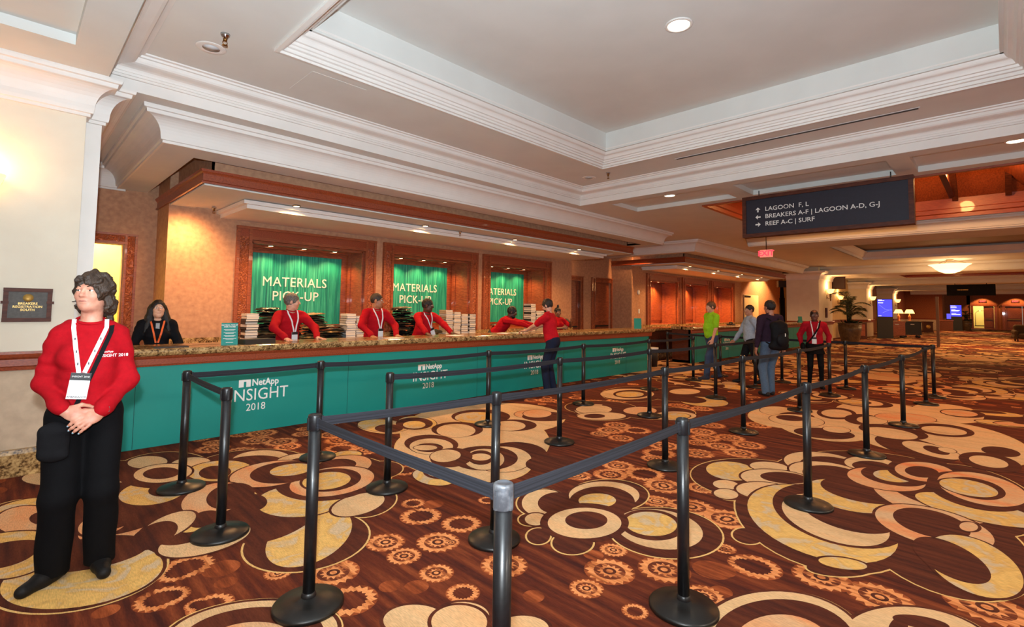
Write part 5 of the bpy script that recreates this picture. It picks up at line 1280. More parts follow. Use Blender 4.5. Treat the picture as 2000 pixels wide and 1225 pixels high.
# ------------------------------------------------------------------ things farther down the hall
def sconce(loc, label, power=25, n=(0, -1), s=1.0):
    t = thing('wall_sconce', label, 'wall lamp', loc, 0, 'glowing wall sconces')
    nx, ny = n; c = (nx*0.13*s, ny*0.13*s, 0)
    q = MB(); q.lathe([(0.02*s, 0.0), (0.06*s, 0.01*s), (0.10*s, 0.06*s), (0.13*s, 0.14*s), (0.15*s, 0.20*s), (0.145*s, 0.2*s), (0.12*s, 0.14*s)], c=c, n=20); q.build('glass_shade', M['shade'], t)
    q = MB(); q.lathe([(0.01*s, -0.30*s), (0.025*s, -0.26*s), (0.02*s, -0.18*s), (0.04*s, -0.1*s), (0.03*s, -0.02*s), (0.05*s, 0.01*s)], c=c, n=12)
    q.tube([(c[0], c[1], -0.15*s), (c[0]*0.5, c[1]*0.5, -0.2*s), (0, 0, -0.12*s)], 0.012*s, 6); q.obox((nx*0.01, ny*0.01, -0.12*s), Vector((ny, -nx, 0)), Vector((nx, ny, 0)), Vector((0, 0, 1)), 0.04*s, 0.01, 0.09*s)
    q.build('bracket', M['brass'], t)
    light('POINT', (loc[0]+c[0]*1.2, loc[1]+c[1]*1.2, loc[2]+0.30*s), power, WARM, 0.06)
    return t
sconce((-0.19, YW, 2.52), 'glowing wall sconce half cut by the left picture edge', 9, s=0.9)
sconce((29.6, YW, 2.52), 'glowing sconce on the first far pilaster beside the potted palm', 40, s=1.25)
sconce((36.9, 7.45, 2.38), 'glowing sconce behind the leaves of the potted palm', 45, s=1.25)
sconce((41.2, YW, 2.42), 'glowing sconce on the second far pilaster', 40, s=1.3)
sconce((52.3, YW, 2.45), 'glowing sconce on the third, farthest pilaster', 40, s=1.4)
# potted palm
def palm(loc, h, r, label, seed, nf=16):
    t = thing('potted_palm', label, 'potted plant', loc)
    q = MB(); q.lathe([(0.30*r, 0), (0.34*r, 0.0), (0.36*r, 0.04), (0.48*r, 0.35*r*2), (0.50*r, 0.6*r*1.6), (0.47*r, 0.95*r), (0.50*r, 1.02*r), (0.52*r, 1.06*r), (0.46*r, 1.06*r), (0.42*r, 0.95*r)], n=32)
    q.build('planter', mat('bronze_planter', rgb(96, 72, 44), 0.45, col2=rgb(66, 48, 30), scale=9, bump=0.4, bscale=14), t)
    rs = np.random.RandomState(seed); gm = mat('palm_leaf', rgb(50, 62, 26), 0.5, col2=rgb(30, 40, 18), scale=12)
    q = MB()
    for i in range(60):
        a = rs.uniform(0, 6.3); rr = rs.uniform(0.05, 0.44)*r; x, y = rr*math.cos(a), rr*math.sin(a); hh_ = rs.uniform(0.08, 0.24)
        q.add([(x-0.04, y, 1.0*r), (x+0.04, y, 1.0*r), (x+0.1*math.cos(a)*2, y+0.1*math.sin(a)*2, 1.0*r+hh_), (x+0.1*math.cos(a), y+0.1*math.sin(a)+0.05, 1.0*r+hh_*0.7)], [(0, 1, 2, 3)])
    q.build('undergrowth', gm, t)
    for i in range(5):
        a = rs.uniform(0, 6.3); q = MB(); q.tube([(0.08*math.cos(a), 0.08*math.sin(a), 0.9*r), (0.16*math.cos(a), 0.16*math.sin(a), r+(h-r)*0.5)], 0.025, 6, rs=[0.035, 0.02]); q.build('stem', gm, t)
    for i in range(nf):
        a = 2*PI*i/nf+rs.uniform(-.3, .3); L = rs.uniform(0.65, 1.1)*(h-r)*0.75; z0 = r+(h-r)*rs.uniform(0.15, 0.62); el = rs.uniform(0.5, 1.25)
        pts = []
        for u in np.linspace(0, 1, 9): pts.append(V(math.cos(a)*L*u*math.cos(el)*0.95, math.sin(a)*L*u*math.cos(el)*0.8, z0+L*(math.sin(el)*u-0.55*u*u)))
        q = MB()
        q.tube(pts, 0.01, 5)
        for k in range(1, 9):
            d = pts[k]-pts[k-1]; d /= np.linalg.norm(d); sd = np.cross(d, V(0, 0, 1)); sd /= max(np.linalg.norm(sd), 1e-6)
            for sg in (-1, 1):
                for off in (0, 0.5):
                    p = pts[k-1]+(pts[k]-pts[k-1])*off; ll = 0.36*L*(math.sin(PI*(k+off)/9.6)**0.7)*0.75
                    tip = p+sd*sg*ll*0.75+d*ll*0.6-V(0, 0, 0.25)*ll; wv = d*0.011
                    q.add([p-wv, p+wv, (p+tip)/2+wv*1.3+V(0, 0, 0.02), tip, (p+tip)/2-wv*1.3+V(0, 0, 0.02)], [(0, 1, 2, 3, 4)])
        q.build('frond', gm, t)
palm((29.4, 5.45, 0), 2.95, 1.0, 'big potted palm in a bronze planter before the first far pilaster', 4, 22)
palm((65.0, 2.6, 0), 2.3, 0.9, 'dark potted plant beside the blue screen at the hall end', 9, 12)
# digital kiosks
def kiosk(loc, rz, w, h, zs, label, rows):
    t = thing('digital_kiosk', label, 'kiosk', loc, rz)
    q = MB(); q.box(-w/2, w/2, -0.08, 0.08, 0, h); q.box(-w/2-0.05, w/2+0.05, -0.2, 0.2, 0, 0.04); q.build('kiosk_body', M['black_plastic'], t)
    q = MB(); q.box(-w/2+0.03, w/2-0.03, -0.09, -0.081, zs, h-0.03); so = q.build('screen', M['screen_blue'], t)
    q = MB()
    for (f, ww, hh_, x) in rows: q.box(-w/2+0.06+x*w, -w/2+0.06+(x+ww)*w, -0.094, -0.091, zs+(h-zs)*f, zs+(h-zs)*f+hh_)
    q.build('printed_line', M['screen_white'], so)
    q = MB(); q.tube([(-w*0.35, -0.093, zs+(h-zs)*0.66), (0.0, -0.093, zs+(h-zs)*0.42), (w*0.42, -0.093, zs+(h-zs)*0.36)], 0.008, 5); q.tube([(-w*0.15, -0.093, zs+(h-zs)*0.2), (w*0.1, -0.093, zs+(h-zs)*0.32), (w*0.42, -0.093, zs+(h-zs)*0.4)], 0.008, 5)
    if len(rows) < 5: q.build('screen_line', mat('screen_pale', rgb(120, 130, 250), 0.5, emit=rgb(140, 150, 255), estr=1.2), so)
kiosk((38.6, 5.3, 0), -1.25, 0.80, 2.46, 1.36, 'tall digital kiosk with a blue screen before the second far pilaster', [(0.93, 0.25, 0.03, 0), (0.89, 0.4, 0.03, 0), (0.76, 0.32, 0.04, 0), (0.03, 0.2, 0.025, 0)])
kiosk((63.6, 3.25, 0), -1.4, 0.86, 2.45, 1.35, 'distant digital kiosk with a blue screen left of the bright doorway', [(0.9, 0.4, 0.03, 0), (0.85, 0.5, 0.03, 0), (0.74, 0.5, 0.05, 0), (0.6, 0.35, 0.03, 0.05), (0.5, 0.7, 0.04, 0.05), (0.45, 0.6, 0.04, 0.05), (0.25, 0.4, 0.03, 0.05), (0.15, 0.75, 0.05, 0.05)])
# service carts
for (p, mt_, lab, w) in (((40.0, 4.95, 0), M['wood'], 'red wood service cart left of the black cart', 0.85), ((41.6, 4.35, 0), M['black_plastic'], 'black boxy service cart on casters in the far hall', 0.95)):
    t = thing('service_cart', lab, 'cart', p, -1.2, 'service carts in the far hall')
    q = MB(); q.box(-w/2, w/2, -0.3, 0.3, 0.18, 1.02); q.box(-w/2-0.03, w/2+0.03, -0.33, 0.33, 1.0, 1.06); q.build('cart_body', mt_, t)
    for sx in (-1, 1):
        for sy_w in (-1, 1):
            q = MB(); q.lathe([(0.02, -0.03), (0.08, -0.03), (0.08, 0.03), (0.02, 0.03)], n=14); q.v = [(x+sx*w*0.38, z+sy_w*0.22, y+0.08) for x, y, z in q.v]; q.box(sx*w*0.38-0.02, sx*w*0.38+0.02, sy_w*0.22-0.02, sy_w*0.22+0.02, 0.1, 0.2); q.build('caster', M['black_metal'], t)
    q = MB(); q.box(-0.1, 0.1, -0.335, -0.33, 0.85, 0.9); q.build('name_plate', M['grille'], t)
# console table with two lamps
t = thing('console_table', 'red wood console table under the two orange lamps', 'table', (46, 5.15, 0), -1.3)
q = MB(); q.box(-0.95, 0.95, -0.25, 0.25, 0.96, 1.02); q.build('tabletop', M['granite'], t)
q = MB(); q.box(-0.85, 0.85, -0.2, 0.2, 0.0, 0.96); q.build('cabinet_body', M['wood'], t)
for i, (x, y) in enumerate(((46.1, 5.5), (45.9, 4.85))):
    t = thing('table_lamp', ['left', 'right'][i]+' glowing orange table lamp of the pair on the console', 'lamp', (x, y, 1.02), 0, 'table lamps on the console')
    q = MB(); q.lathe([(0.11, 0), (0.12, 0.02), (0.05, 0.06), (0.07, 0.2), (0.09, 0.3), (0.05, 0.42), (0.02, 0.5), (0.02, 0.6)], n=18); q.build('lamp_base', mat('lamp_base_%d' % i, rgb(190, 110, 50), 0.4), t)
    q = MB(); q.lathe([(0.30, 0.55), (0.295, 0.57), (0.19, 0.82), (0.15, 0.84)], n=24); q.build('lamp_shade', M['shade'], t)
    light('POINT', (x, y, 1.02+0.5), 25, WARM, 0.1)
# slim post, bins, desk, sofa, niche cabinet
q = MB(); q.box(-0.055, 0.055, -0.055, 0.055, 0, 2.4); q.box(-0.065, 0.065, -0.065, 0.065, 2.3, 2.36); tag(q.build('slim_post', mat('brown_post', rgb(104, 72, 44), 0.5), loc=(31.2, 2.25, 0)), 'slim brown post standing alone on the carpet in the far hall', 'post')
t = thing('emblem_bin', 'dark square bin with a round gold emblem before the rust wall', 'bin', (54.0, 4.55, 0), -1.3)
q = MB(); q.box(-0.3, 0.3, -0.3, 0.3, 0, 0.9); q.box(-0.34, 0.34, -0.34, 0.34, 0, 0.12); q.box(-0.33, 0.33, -0.33, 0.33, 0.84, 0.92); q.build('bin_body', M['wood_dark'], t)
q = MB(); q.lathe([(0.0001, 0), (0.15, 0), (0.15, 0.01), (0.0001, 0.015)], n=24); q.v = [(x, -0.301-z, y+0.5) for x, y, z in q.v]; q.build('emblem', M['gold_print'], t)
t = thing('console_desk', 'small dark wood desk left of the distant blue kiosk', 'desk', (60.8, 3.9, 0), -1.4)
q = MB(); q.box(-0.55, 0.55, -0.3, 0.3, 0.0, 0.96); q.build('cabinet_body', M['wood_dark'], t); q = MB(); q.box(-0.6, 0.6, -0.35, 0.35, 0.96, 1.0); q.build('worktop', M['wood'], t)
t = thing('small_screen', 'small blue monitor on the distant wooden desk', 'monitor', (60.9, 3.6, 1.0), -1.4)
q = MB(); q.box(-0.17, 0.17, 0, 0.03, 0.1, 0.62); q.box(-0.03, 0.03, 0.01, 0.03, 0, 0.1); q.box(-0.12, 0.12, -0.05, 0.1, 0, 0.02); q.build('monitor_body', M['black_plastic'], t)
q = MB(); q.box(-0.15, 0.15, -0.006, -0.001, 0.13, 0.6); q.build('screen', M['screen_blue'], t)
t = thing('armchair', 'dark upholstered armchair cut by the right picture edge', 'chair', (42.2, -0.85, 0), -1.4)
cm = cloth((74, 56, 40), 'olive_upholstery')
q = Blob(0.03); q.ell((0, 0, 0.32), (0.42, 0.42, 0.16), k=0.08); q.cone((-0.3, -0.25, 0.35), (0.3, -0.25, 0.35), 0.13, k=0.1); q.mesh('seat', cm, t)
q = Blob(0.03); q.cone((-0.32, 0.3, 0.45), (0.32, 0.3, 0.45), 0.15, k=0.1); q.cone((-0.28, 0.34, 0.85), (0.28, 0.34, 0.85), 0.15, k=0.15); q.cone((-0.3, 0.32, 0.6), (0.3, 0.32, 0.6), 0.15, k=0.15); q.mesh('backrest', cm, t)
for sg in (-1, 1):
    q = Blob(0.03); q.cone((sg*0.42, -0.35, 0.55), (sg*0.42, 0.3, 0.6), 0.10, k=0.08); q.cone((sg*0.42, -0.3, 0.25), (sg*0.42, 0.3, 0.3), 0.11, k=0.25); q.mesh('armrest', cm, t)
    for yy in (-0.3, 0.3):
        q = MB(); q.lathe([(0.03, 0), (0.04, 0.15)], c=(sg*0.36, yy, 0), n=10); q.build('leg', M['wood_dark'], t)
t = thing('niche_cabinet', 'dark wooden cabinet between palm and blue kiosk', 'cabinet', (36.2, 6.35, 0), -1.2)
q = MB(); q.box(-0.45, 0.45, -0.25, 0.25, 0.0, 0.98); q.build('cabinet_body', M['wood_dark'], t); q = MB(); q.box(-0.36, 0.36, -0.27, -0.25, 0.2, 0.88); q.build('door', M['wood'], t)
# signs
t = thing('hanging_sign', 'long black sign board hanging in the far hall right of the bowl lamp', 'sign', (40.8, 1.38, 3.04))
q = MB(); q.box(-0.04, 0.04, -1.09, 1.09, -0.335, 0.335); q.build('sign_panel', M['navy_dark'], t)
for yy in (0.7, -0.7): q = MB(); q.tube([(0, yy, 0.33), (0, yy, 0.42)], 0.015); q.build('hanging_rod', M['black_metal'], t)
q = MB(); q.box(-0.045, -0.041, 0.1, 0.6, 0.0, 0.025); q.build('printed_line', M['brass'], t)
t = thing('alcove_sign', 'brown hanging sign above the potted palm', 'sign', (32.0, 6.4, 3.3), -PI/2)
q = MB(); q.box(-0.28, 0.28, -0.04, 0.04, -0.40, 0.34); q.build('sign_panel', mat('brown_sign', rgb(82, 56, 44), 0.5), t)
q = MB(); q.box(-0.31, 0.31, -0.05, 0.05, -0.44, -0.40); q.box(-0.31, -0.28, -0.05, 0.05, -0.4, 0.34); q.box(0.28, 0.31, -0.05, 0.05, -0.4, 0.34); q.box(-0.02, 0.02, -0.02, 0.02, 0.34, 0.5); q.build('sign_frame', M['wood_dark'], t)
# bowl chandelier
t = thing('bowl_pendant', 'wide glowing alabaster bowl lamp hanging in the far hall', 'ceiling lamp', (27.0, 1.52, 0))
q = MB(); q.lathe([(0.02, 3.24), (0.16, 3.25), (0.32, 3.31), (0.46, 3.42), (0.56, 3.53), (0.66, 3.59), (0.68, 3.60), (0.66, 3.605), (0.5, 3.55), (0.2, 3.32)], n=40); q.build('glass_bowl', M['bowl'], t)
for k in range(3):
    a = k*2*PI/3+0.5; q = MB(); q.tube([(0.62*math.cos(a), 0.62*math.sin(a), 3.6), (0.1*math.cos(a), 0.1*math.sin(a), 3.79)], 0.01, 6); q.build('hanging_rod', M['brass'], t)
q = MB(); q.lathe([(0.12, 3.8), (0.11, 3.77), (0.03, 3.76)], n=16); q.build('ceiling_rose', M['brass'], t)
light('POINT', (27.0, 1.52, 3.05), 120, WARM, 0.3)
# speaker on stand behind the far desk
t = thing('speaker_stand', 'black speaker on a cloth covered stand behind the far desk', 'speaker', (28.7, 8.3, 0), -1.0)
q = MB(); q.box(-0.2, 0.2, -0.16, 0.16, 2.86, 3.2); q.build('speaker_cabinet', M['black_plastic'], t)
q = MB(); q.box(-0.04, 0.04, -0.03, 0.03, 0, 2.8); q.box(-0.11, 0.11, -0.08, 0.08, 0.0, 2.3); q.lathe([(0.13, 2.0), (0.1, 2.5), (0.08, 2.88)], n=10); q.build('covered_pole', cloth((20, 19, 20), 'black_drape'), t)
# desk phone, alarm box, end exit signs, luggage cart
t = thing('desk_phone', 'black desk phone on the farther counter', 'phone', (18.2, 6.95, 1.08))
q = MB(); q.box(-0.14, 0.14, -0.1, 0.1, 0, 0.05); q.build('phone_base', M['black_plastic'], t); q = MB(); q.tube([(-0.13, 0, 0.06), (-0.1, 0, 0.085), (0.1, 0, 0.085), (0.13, 0, 0.06)], 0.022); q.build('handset', M['black_plastic'], t)
q = MB(); q.box(-0.12, 0.12, -0.06, 0, -0.25, 0.25); tag(q.build('wall_box', M['wood_dark'], loc=(29.3, YW, 1.55)), 'small dark box on the pilaster under the first far sconce', 'wall box')
for i, yy in enumerate((1.6, -0.92)):
    t = thing('exit_sign', 'tiny exit sign above the %s doors at the hall end' % ['half open left', 'closed right'][i], 'exit sign', (74.97, yy, 3.0), 0, 'exit signs at the hall end')
    q = MB(); q.box(-0.04, 0.04, -0.3, 0.3, -0.13, 0.13); q.build('sign_box', M['wood_dark'], t)
    text_obj('lettering', 'EXIT', 0.24, M['exit_red'], (-0.045, 0, 0), (0, -1, 0), (0, 0, 1), t, bold=0.008)
t = thing('luggage_cart', 'metal luggage cart inside the bright far doorway', 'cart', (77.3, 1.75, 0), 0)
q = MB(); q.box(-0.4, 0.4, -0.6, 0.6, 0.25, 0.33); q.build('deck', M['black_plastic'], t)
q = MB()
for yy in (-0.55, 0.55): q.tube([(0, yy, 0.3), (0, yy, 1.7), (0, yy*0.6, 1.95), (0, 0, 2.0)], 0.03)
q.build('hoop_frame', M['chrome'], t)
CARPET = [[(3.159,2.727,0.316,0.221,-2.522,'l'),(3.705,2.454,0.413,0.322,-3.047,'l'),(3.408,1.784,0.451,0.388,-3.139,'l'),(2.68,2.35,0.136,0.093,-2.494,'l'),(2.775,2.125,0.182,0.146,-2.789,'l'),(2.835,2.575,0.122,0.094,-2.501,'l'),(3.159,2.727,0.303,0.208,-2.522,'d'),(3.705,2.454,0.4,0.309,-3.047,'d'),(3.408,1.784,0.438,0.375,-3.139,'d'),(2.68,2.35,0.123,0.08,-2.494,'d'),(2.775,2.125,0.169,0.133,-2.789,'d'),(2.835,2.575,0.109,0.081,-2.501,'d'),(3.167,2.715,0.29,0.184,-2.499,'t'),(3.242,2.634,0.233,0.163,-2.583,'d'),(3.668,2.476,0.35,0.277,-3.056,'t'),(3.531,2.405,0.359,0.259,-2.808,'d'),(3.516,2.441,0.172,0.14,3.089,'g'),(2.872,2.546,0.109,0.082,-2.522,'t'),(3.416,1.835,0.343,0.301,-2.839,'t'),(3.433,1.901,0.278,0.225,-2.868,'d'),(3.439,1.91,0.221,0.181,-2.968,'g'),(3.11,2.272,0.371,0.308,-3.068,'d'),(3.097,2.262,0.294,0.246,3.009,'t'),(3.136,2.275,0.173,0.144,3.064,'d')],
[(1.52,3.405,0.455,0.405,1.272,'l'),(2.147,3.706,0.325,0.222,0.887,'l'),(2.231,4.445,0.65,0.503,1.146,'l'),(1.759,5.276,0.661,0.535,1.612,'l'),(1.15,4.364,0.744,0.386,1.4,'l'),(1.141,5.773,0.665,0.38,1.583,'l'),(2.616,4.341,0.28,0.228,0.987,'l'),(1.52,3.405,0.442,0.392,1.272,'d'),(2.147,3.706,0.312,0.209,0.887,'d'),(2.231,4.445,0.637,0.49,1.146,'d'),(1.759,5.276,0.648,0.522,1.612,'d'),(1.15,4.364,0.731,0.373,1.4,'d'),(1.141,5.773,0.652,0.367,1.583,'d'),(2.616,4.341,0.267,0.215,0.987,'d'),(1.363,5.778,0.222,0.16,1.631,'t'),(1.066,6.099,0.252,0.149,1.693,'t'),(1.906,5.43,0.377,0.262,1.516,'t'),(1.803,5.378,0.303,0.247,2.057,'d'),(2.208,5.105,0.289,0.241,1.801,'t'),(2.208,4.998,0.236,0.198,1.828,'d'),(2.624,5.011,0.151,0.134,2.15,'g'),(1.561,3.456,0.448,0.264,0.944,'g'),(1.543,3.966,0.5,0.294,0.861,'d'),(1.759,4.118,0.383,0.308,1.664,'g'),(2.056,3.711,0.245,0.179,-2.665,'t'),(2.112,4.398,0.509,0.417,1.429,'d'),(1.507,5.344,0.351,0.252,1.664,'g'),(1.457,5.315,0.223,0.127,1.471,'d'),(1.107,5.621,0.32,0.213,1.655,'t'),(1.093,5.622,0.206,0.132,1.694,'d'),(2.419,4.692,0.344,0.266,0.895,'p'),(2.376,4.744,0.211,0.185,1.027,'d'),(2.156,4.361,0.393,0.352,-2.42,'p'),(2.152,4.401,0.314,0.263,1.183,'d'),(2.113,4.398,0.236,0.204,1.221,'g'),(1.831,4.94,0.38,0.343,1.08,'p'),(1.933,4.892,0.335,0.293,1.426,'d'),(2.002,4.912,0.188,0.184,-2.95,'g'),(1.272,4.624,0.38,0.224,1.253,'p'),(1.384,4.593,0.314,0.174,1.286,'d'),(1.438,4.328,0.213,0.127,1.422,'d'),(1.026,3.867,0.269,0.232,-3.022,'t'),(1.011,4.124,0.274,0.201,0.879,'d'),(1.02,4.16,0.123,0.092,1.113,'g'),(1.103,4.226,0.159,0.102,1.23,'d'),(0.891,4.268,0.259,0.143,0.98,'t'),(0.789,4.164,0.233,0.127,1.182,'d')],
[(0.393,3.918,0.54,0.388,1.873,'l'),(0.191,5.014,0.629,0.277,1.698,'l'),(0.572,4.93,0.653,0.421,1.698,'l'),(0.833,5.784,0.605,0.365,1.834,'l'),(0.393,3.918,0.527,0.375,1.873,'d'),(0.191,5.014,0.616,0.264,1.698,'d'),(0.572,4.93,0.64,0.408,1.698,'d'),(0.833,5.784,0.592,0.352,1.834,'d'),(0.608,6.009,0.549,0.289,2.327,'t'),(0.977,5.708,0.304,0.19,1.823,'g'),(1.076,5.631,0.186,0.122,1.968,'d'),(0.944,5.126,0.338,0.225,1.549,'g'),(1.031,5.109,0.193,0.119,1.574,'d'),(0.175,5.328,0.278,0.187,1.57,'g'),(0.178,5.215,0.201,0.148,1.584,'d'),(0.18,5.093,0.348,0.146,1.715,'p'),(0.278,5.032,0.169,0.077,1.747,'d'),(0.092,4.728,0.224,0.134,2.392,'g'),(0.092,4.551,0.176,0.132,2.359,'d'),(0.656,4.423,0.259,0.2,2.447,'p'),(0.728,4.58,0.268,0.208,-2.422,'d'),(0.971,4.334,0.186,0.117,1.045,'t'),(0.897,4.305,0.145,0.088,1.165,'d'),(0.569,4.625,0.23,0.139,1.467,'p'),(0.629,4.691,0.225,0.129,1.561,'d'),(0.404,3.857,0.453,0.325,1.99,'g'),(0.45,4.154,0.324,0.241,2.476,'d'),(0.138,4.257,0.179,0.14,1.531,'g'),(0.091,4.41,0.144,0.119,1.419,'d')],
[(4.598,1.104,1.042,0.595,-2.894,'l'),(5.113,1.693,0.716,0.581,2.933,'l'),(6.038,1.01,1.068,0.706,2.851,'l'),(6.031,0.292,1.105,0.479,-3.102,'l'),(4.745,0.378,0.967,0.476,-3.04,'l'),(3.707,0.771,0.223,0.109,2.485,'l'),(3.749,1.333,0.149,0.105,-2.964,'l'),(4.591,1.771,0.293,0.147,-2.865,'l'),(4.598,1.104,1.029,0.582,-2.894,'d'),(5.113,1.693,0.703,0.568,2.933,'d'),(6.038,1.01,1.055,0.693,2.851,'d'),(6.031,0.292,1.092,0.466,-3.102,'d'),(4.745,0.378,0.954,0.463,-3.04,'d'),(3.707,0.771,0.21,0.096,2.485,'d'),(3.749,1.333,0.136,0.092,-2.964,'d'),(4.591,1.771,0.28,0.134,-2.865,'d'),(5.134,1.973,0.316,0.226,-2.946,'g'),(4.685,1.848,0.135,0.106,-3.069,'t'),(4.454,1.757,0.129,0.095,-3.012,'t'),(5.544,1.752,0.2,0.157,2.811,'t'),(6.076,1.39,0.489,0.354,-3.043,'t'),(6.022,1.292,0.426,0.291,-3.057,'d'),(6.451,1.045,0.335,0.208,3.004,'t'),(6.361,1.017,0.235,0.153,2.921,'d'),(5.775,1.295,0.398,0.314,3.122,'t'),(5.735,1.231,0.344,0.251,-3.122,'d'),(5.204,1.576,0.339,0.274,2.687,'t'),(5.292,1.537,0.224,0.163,2.525,'d'),(4.787,1.554,0.264,0.2,2.844,'t'),(4.488,1.078,0.755,0.485,-2.813,'g'),(4.721,1.003,0.681,0.442,-2.889,'d'),(4.575,0.991,0.502,0.343,-2.766,'t'),(4.843,0.94,0.48,0.337,-2.904,'d'),(5.224,1.007,0.423,0.324,-2.928,'g'),(5.458,0.944,0.361,0.316,3.034,'d'),(5.638,0.514,0.547,0.369,-2.77,'p'),(5.85,0.451,0.443,0.344,-2.729,'d'),(5.99,0.852,0.4,0.291,3.015,'p'),(6.158,0.806,0.358,0.257,3.025,'d'),(6.13,0.816,0.213,0.147,3.063,'g'),(6.583,0.618,0.535,0.288,3.089,'d'),(6.553,0.613,0.403,0.227,3.07,'p'),(6.515,0.63,0.235,0.127,3.048,'d'),(5.623,0.22,0.377,0.31,1.383,'g'),(6.24,0.229,0.625,0.337,-3.121,'d'),(6.337,0.197,0.548,0.299,-3.118,'p'),(6.285,0.239,0.367,0.206,3.135,'d'),(6.255,0.279,0.278,0.198,-3.141,'g'),(4.946,0.432,0.432,0.34,-3.061,'p'),(4.999,0.442,0.314,0.225,-3.064,'d'),(5.117,0.232,0.116,0.048,3.018,'p'),(4.403,0.19,0.48,0.225,-3.054,'g'),(4.372,0.297,0.331,0.177,-2.83,'d'),(3.785,0.77,0.138,0.077,2.237,'g')],
[(2.764,0.83,0.503,0.316,2.919,'l'),(2.764,0.83,0.49,0.303,2.919,'d'),(2.769,0.831,0.476,0.299,2.915,'t'),(2.744,0.81,0.421,0.262,2.921,'d'),(2.673,0.795,0.307,0.186,3.006,'p')],
[(3.154,0.337,0.459,0.272,2.805,'l'),(3.154,0.337,0.446,0.259,2.805,'d'),(3.163,0.337,0.428,0.254,2.808,'t'),(3.38,0.35,0.126,0.06,2.174,'d'),(3.235,0.425,0.13,0.035,3.103,'d'),(3.303,0.243,0.092,0.056,2.68,'d')],
[(0.926,2.636,0.429,0.268,2.29,'l'),(0.926,2.636,0.416,0.255,2.29,'d'),(0.924,2.633,0.4,0.25,2.289,'t'),(0.914,2.611,0.335,0.216,2.252,'d'),(0.889,2.593,0.191,0.122,2.247,'p')],
[(1.531,2.167,0.171,0.134,2.057,'l'),(1.685,2.002,0.153,0.141,1.584,'l'),(1.531,2.167,0.158,0.121,2.057,'d'),(1.685,2.002,0.14,0.128,1.584,'d'),(1.53,2.166,0.162,0.125,2.093,'t'),(1.684,2.001,0.145,0.133,1.741,'t')],
[(1.729,2.026,0.143,0.126,2.095,'l'),(1.877,1.743,0.137,0.106,2.439,'l'),(1.729,2.026,0.13,0.113,2.095,'d'),(1.877,1.743,0.124,0.093,2.439,'d'),(1.728,2.025,0.136,0.116,2.165,'t'),(1.877,1.742,0.129,0.097,2.428,'t')],
[(4.29,4.898,1.582,0.918,0.984,'l'),(3.352,4.593,0.804,0.352,1.082,'l'),(5.187,5.226,1.007,0.88,-2.517,'l'),(3.574,5.859,0.466,0.293,1.55,'l'),(3.648,3.986,0.792,0.511,0.977,'l'),(4.29,4.898,1.569,0.905,0.984,'t'),(3.352,4.593,0.791,0.339,1.082,'t'),(5.187,5.226,0.994,0.867,-2.517,'t'),(3.574,5.859,0.453,0.28,1.55,'t'),(3.648,3.986,0.779,0.498,0.977,'t'),(3.577,5.892,0.424,0.265,1.625,'g'),(3.563,5.718,0.23,0.173,1.288,'d'),(4.011,5.735,0.419,0.25,1.168,'g'),(3.961,5.728,0.361,0.245,1.087,'d'),(3.915,5.662,0.217,0.146,1.082,'g'),(4.932,5.463,0.469,0.426,0.822,'d'),(4.834,5.431,0.366,0.32,0.861,'g'),(4.19,5.093,0.407,0.332,0.99,'d'),(4.136,5.051,0.355,0.247,0.94,'t'),(5.589,5.067,0.294,0.25,-2.715,'p'),(5.628,4.822,0.358,0.305,2.843,'d'),(5.686,5.036,0.286,0.21,-2.557,'p'),(4.88,4.764,0.342,0.319,-2.892,'d'),(4.817,4.769,0.28,0.22,-2.449,'t'),(3.532,4.759,0.412,0.298,1.213,'d'),(3.47,4.672,0.33,0.242,1.069,'t'),(3.414,4.641,0.183,0.154,1.245,'d'),(3.383,4.665,0.133,0.102,2.217,'t'),(3.959,3.823,0.468,0.349,-2.44,'d'),(3.738,3.798,0.446,0.308,-2.369,'t'),(3.627,3.951,0.431,0.353,0.848,'d'),(3.593,3.914,0.363,0.208,0.837,'t'),(3.598,3.975,0.255,0.136,0.846,'d'),(3.605,3.983,0.124,0.106,0.877,'t'),(3.378,4.191,0.34,0.22,0.817,'d'),(3.362,4.273,0.221,0.16,-2.36,'t'),(3.984,3.328,0.297,0.255,-2.869,'d'),(2.874,3.828,0.264,0.167,1.427,'g'),(2.936,3.872,0.164,0.104,1.425,'d'),(2.941,3.877,0.115,0.072,1.514,'g')],
[(6.798,4.65,0.624,0.571,-3.07,'l'),(6.326,4.274,0.443,0.318,2.732,'l'),(7.135,3.815,0.634,0.425,2.817,'l'),(6.798,4.65,0.611,0.558,-3.07,'d'),(6.326,4.274,0.43,0.305,2.732,'d'),(7.135,3.815,0.621,0.412,2.817,'d'),(6.582,4.615,0.463,0.309,-2.737,'t'),(6.905,4.521,0.405,0.198,-2.651,'d'),(6.598,4.652,0.36,0.267,-2.868,'t'),(6.277,4.287,0.376,0.253,2.642,'t'),(6.192,4.354,0.171,0.135,3.007,'d'),(7.063,4.107,0.332,0.233,-3.042,'p'),(7.125,3.561,0.385,0.26,2.969,'t'),(7.101,3.55,0.271,0.183,2.966,'g')],
[(8.401,5.017,0.918,0.58,-2.857,'l'),(9.121,4.4,0.974,0.561,-2.95,'l'),(8.401,5.017,0.905,0.567,-2.857,'d'),(9.121,4.4,0.961,0.548,-2.95,'d'),(8.272,5.077,0.653,0.457,-2.983,'t'),(8.313,5.021,0.486,0.312,-2.861,'d'),(8.259,5.017,0.341,0.237,-2.992,'g'),(9.366,4.494,0.538,0.34,-3.099,'d'),(9.376,4.473,0.398,0.253,-3.123,'t'),(8.605,3.763,0.471,0.392,-2.851,'g'),(8.602,3.989,0.336,0.255,-2.749,'d')],
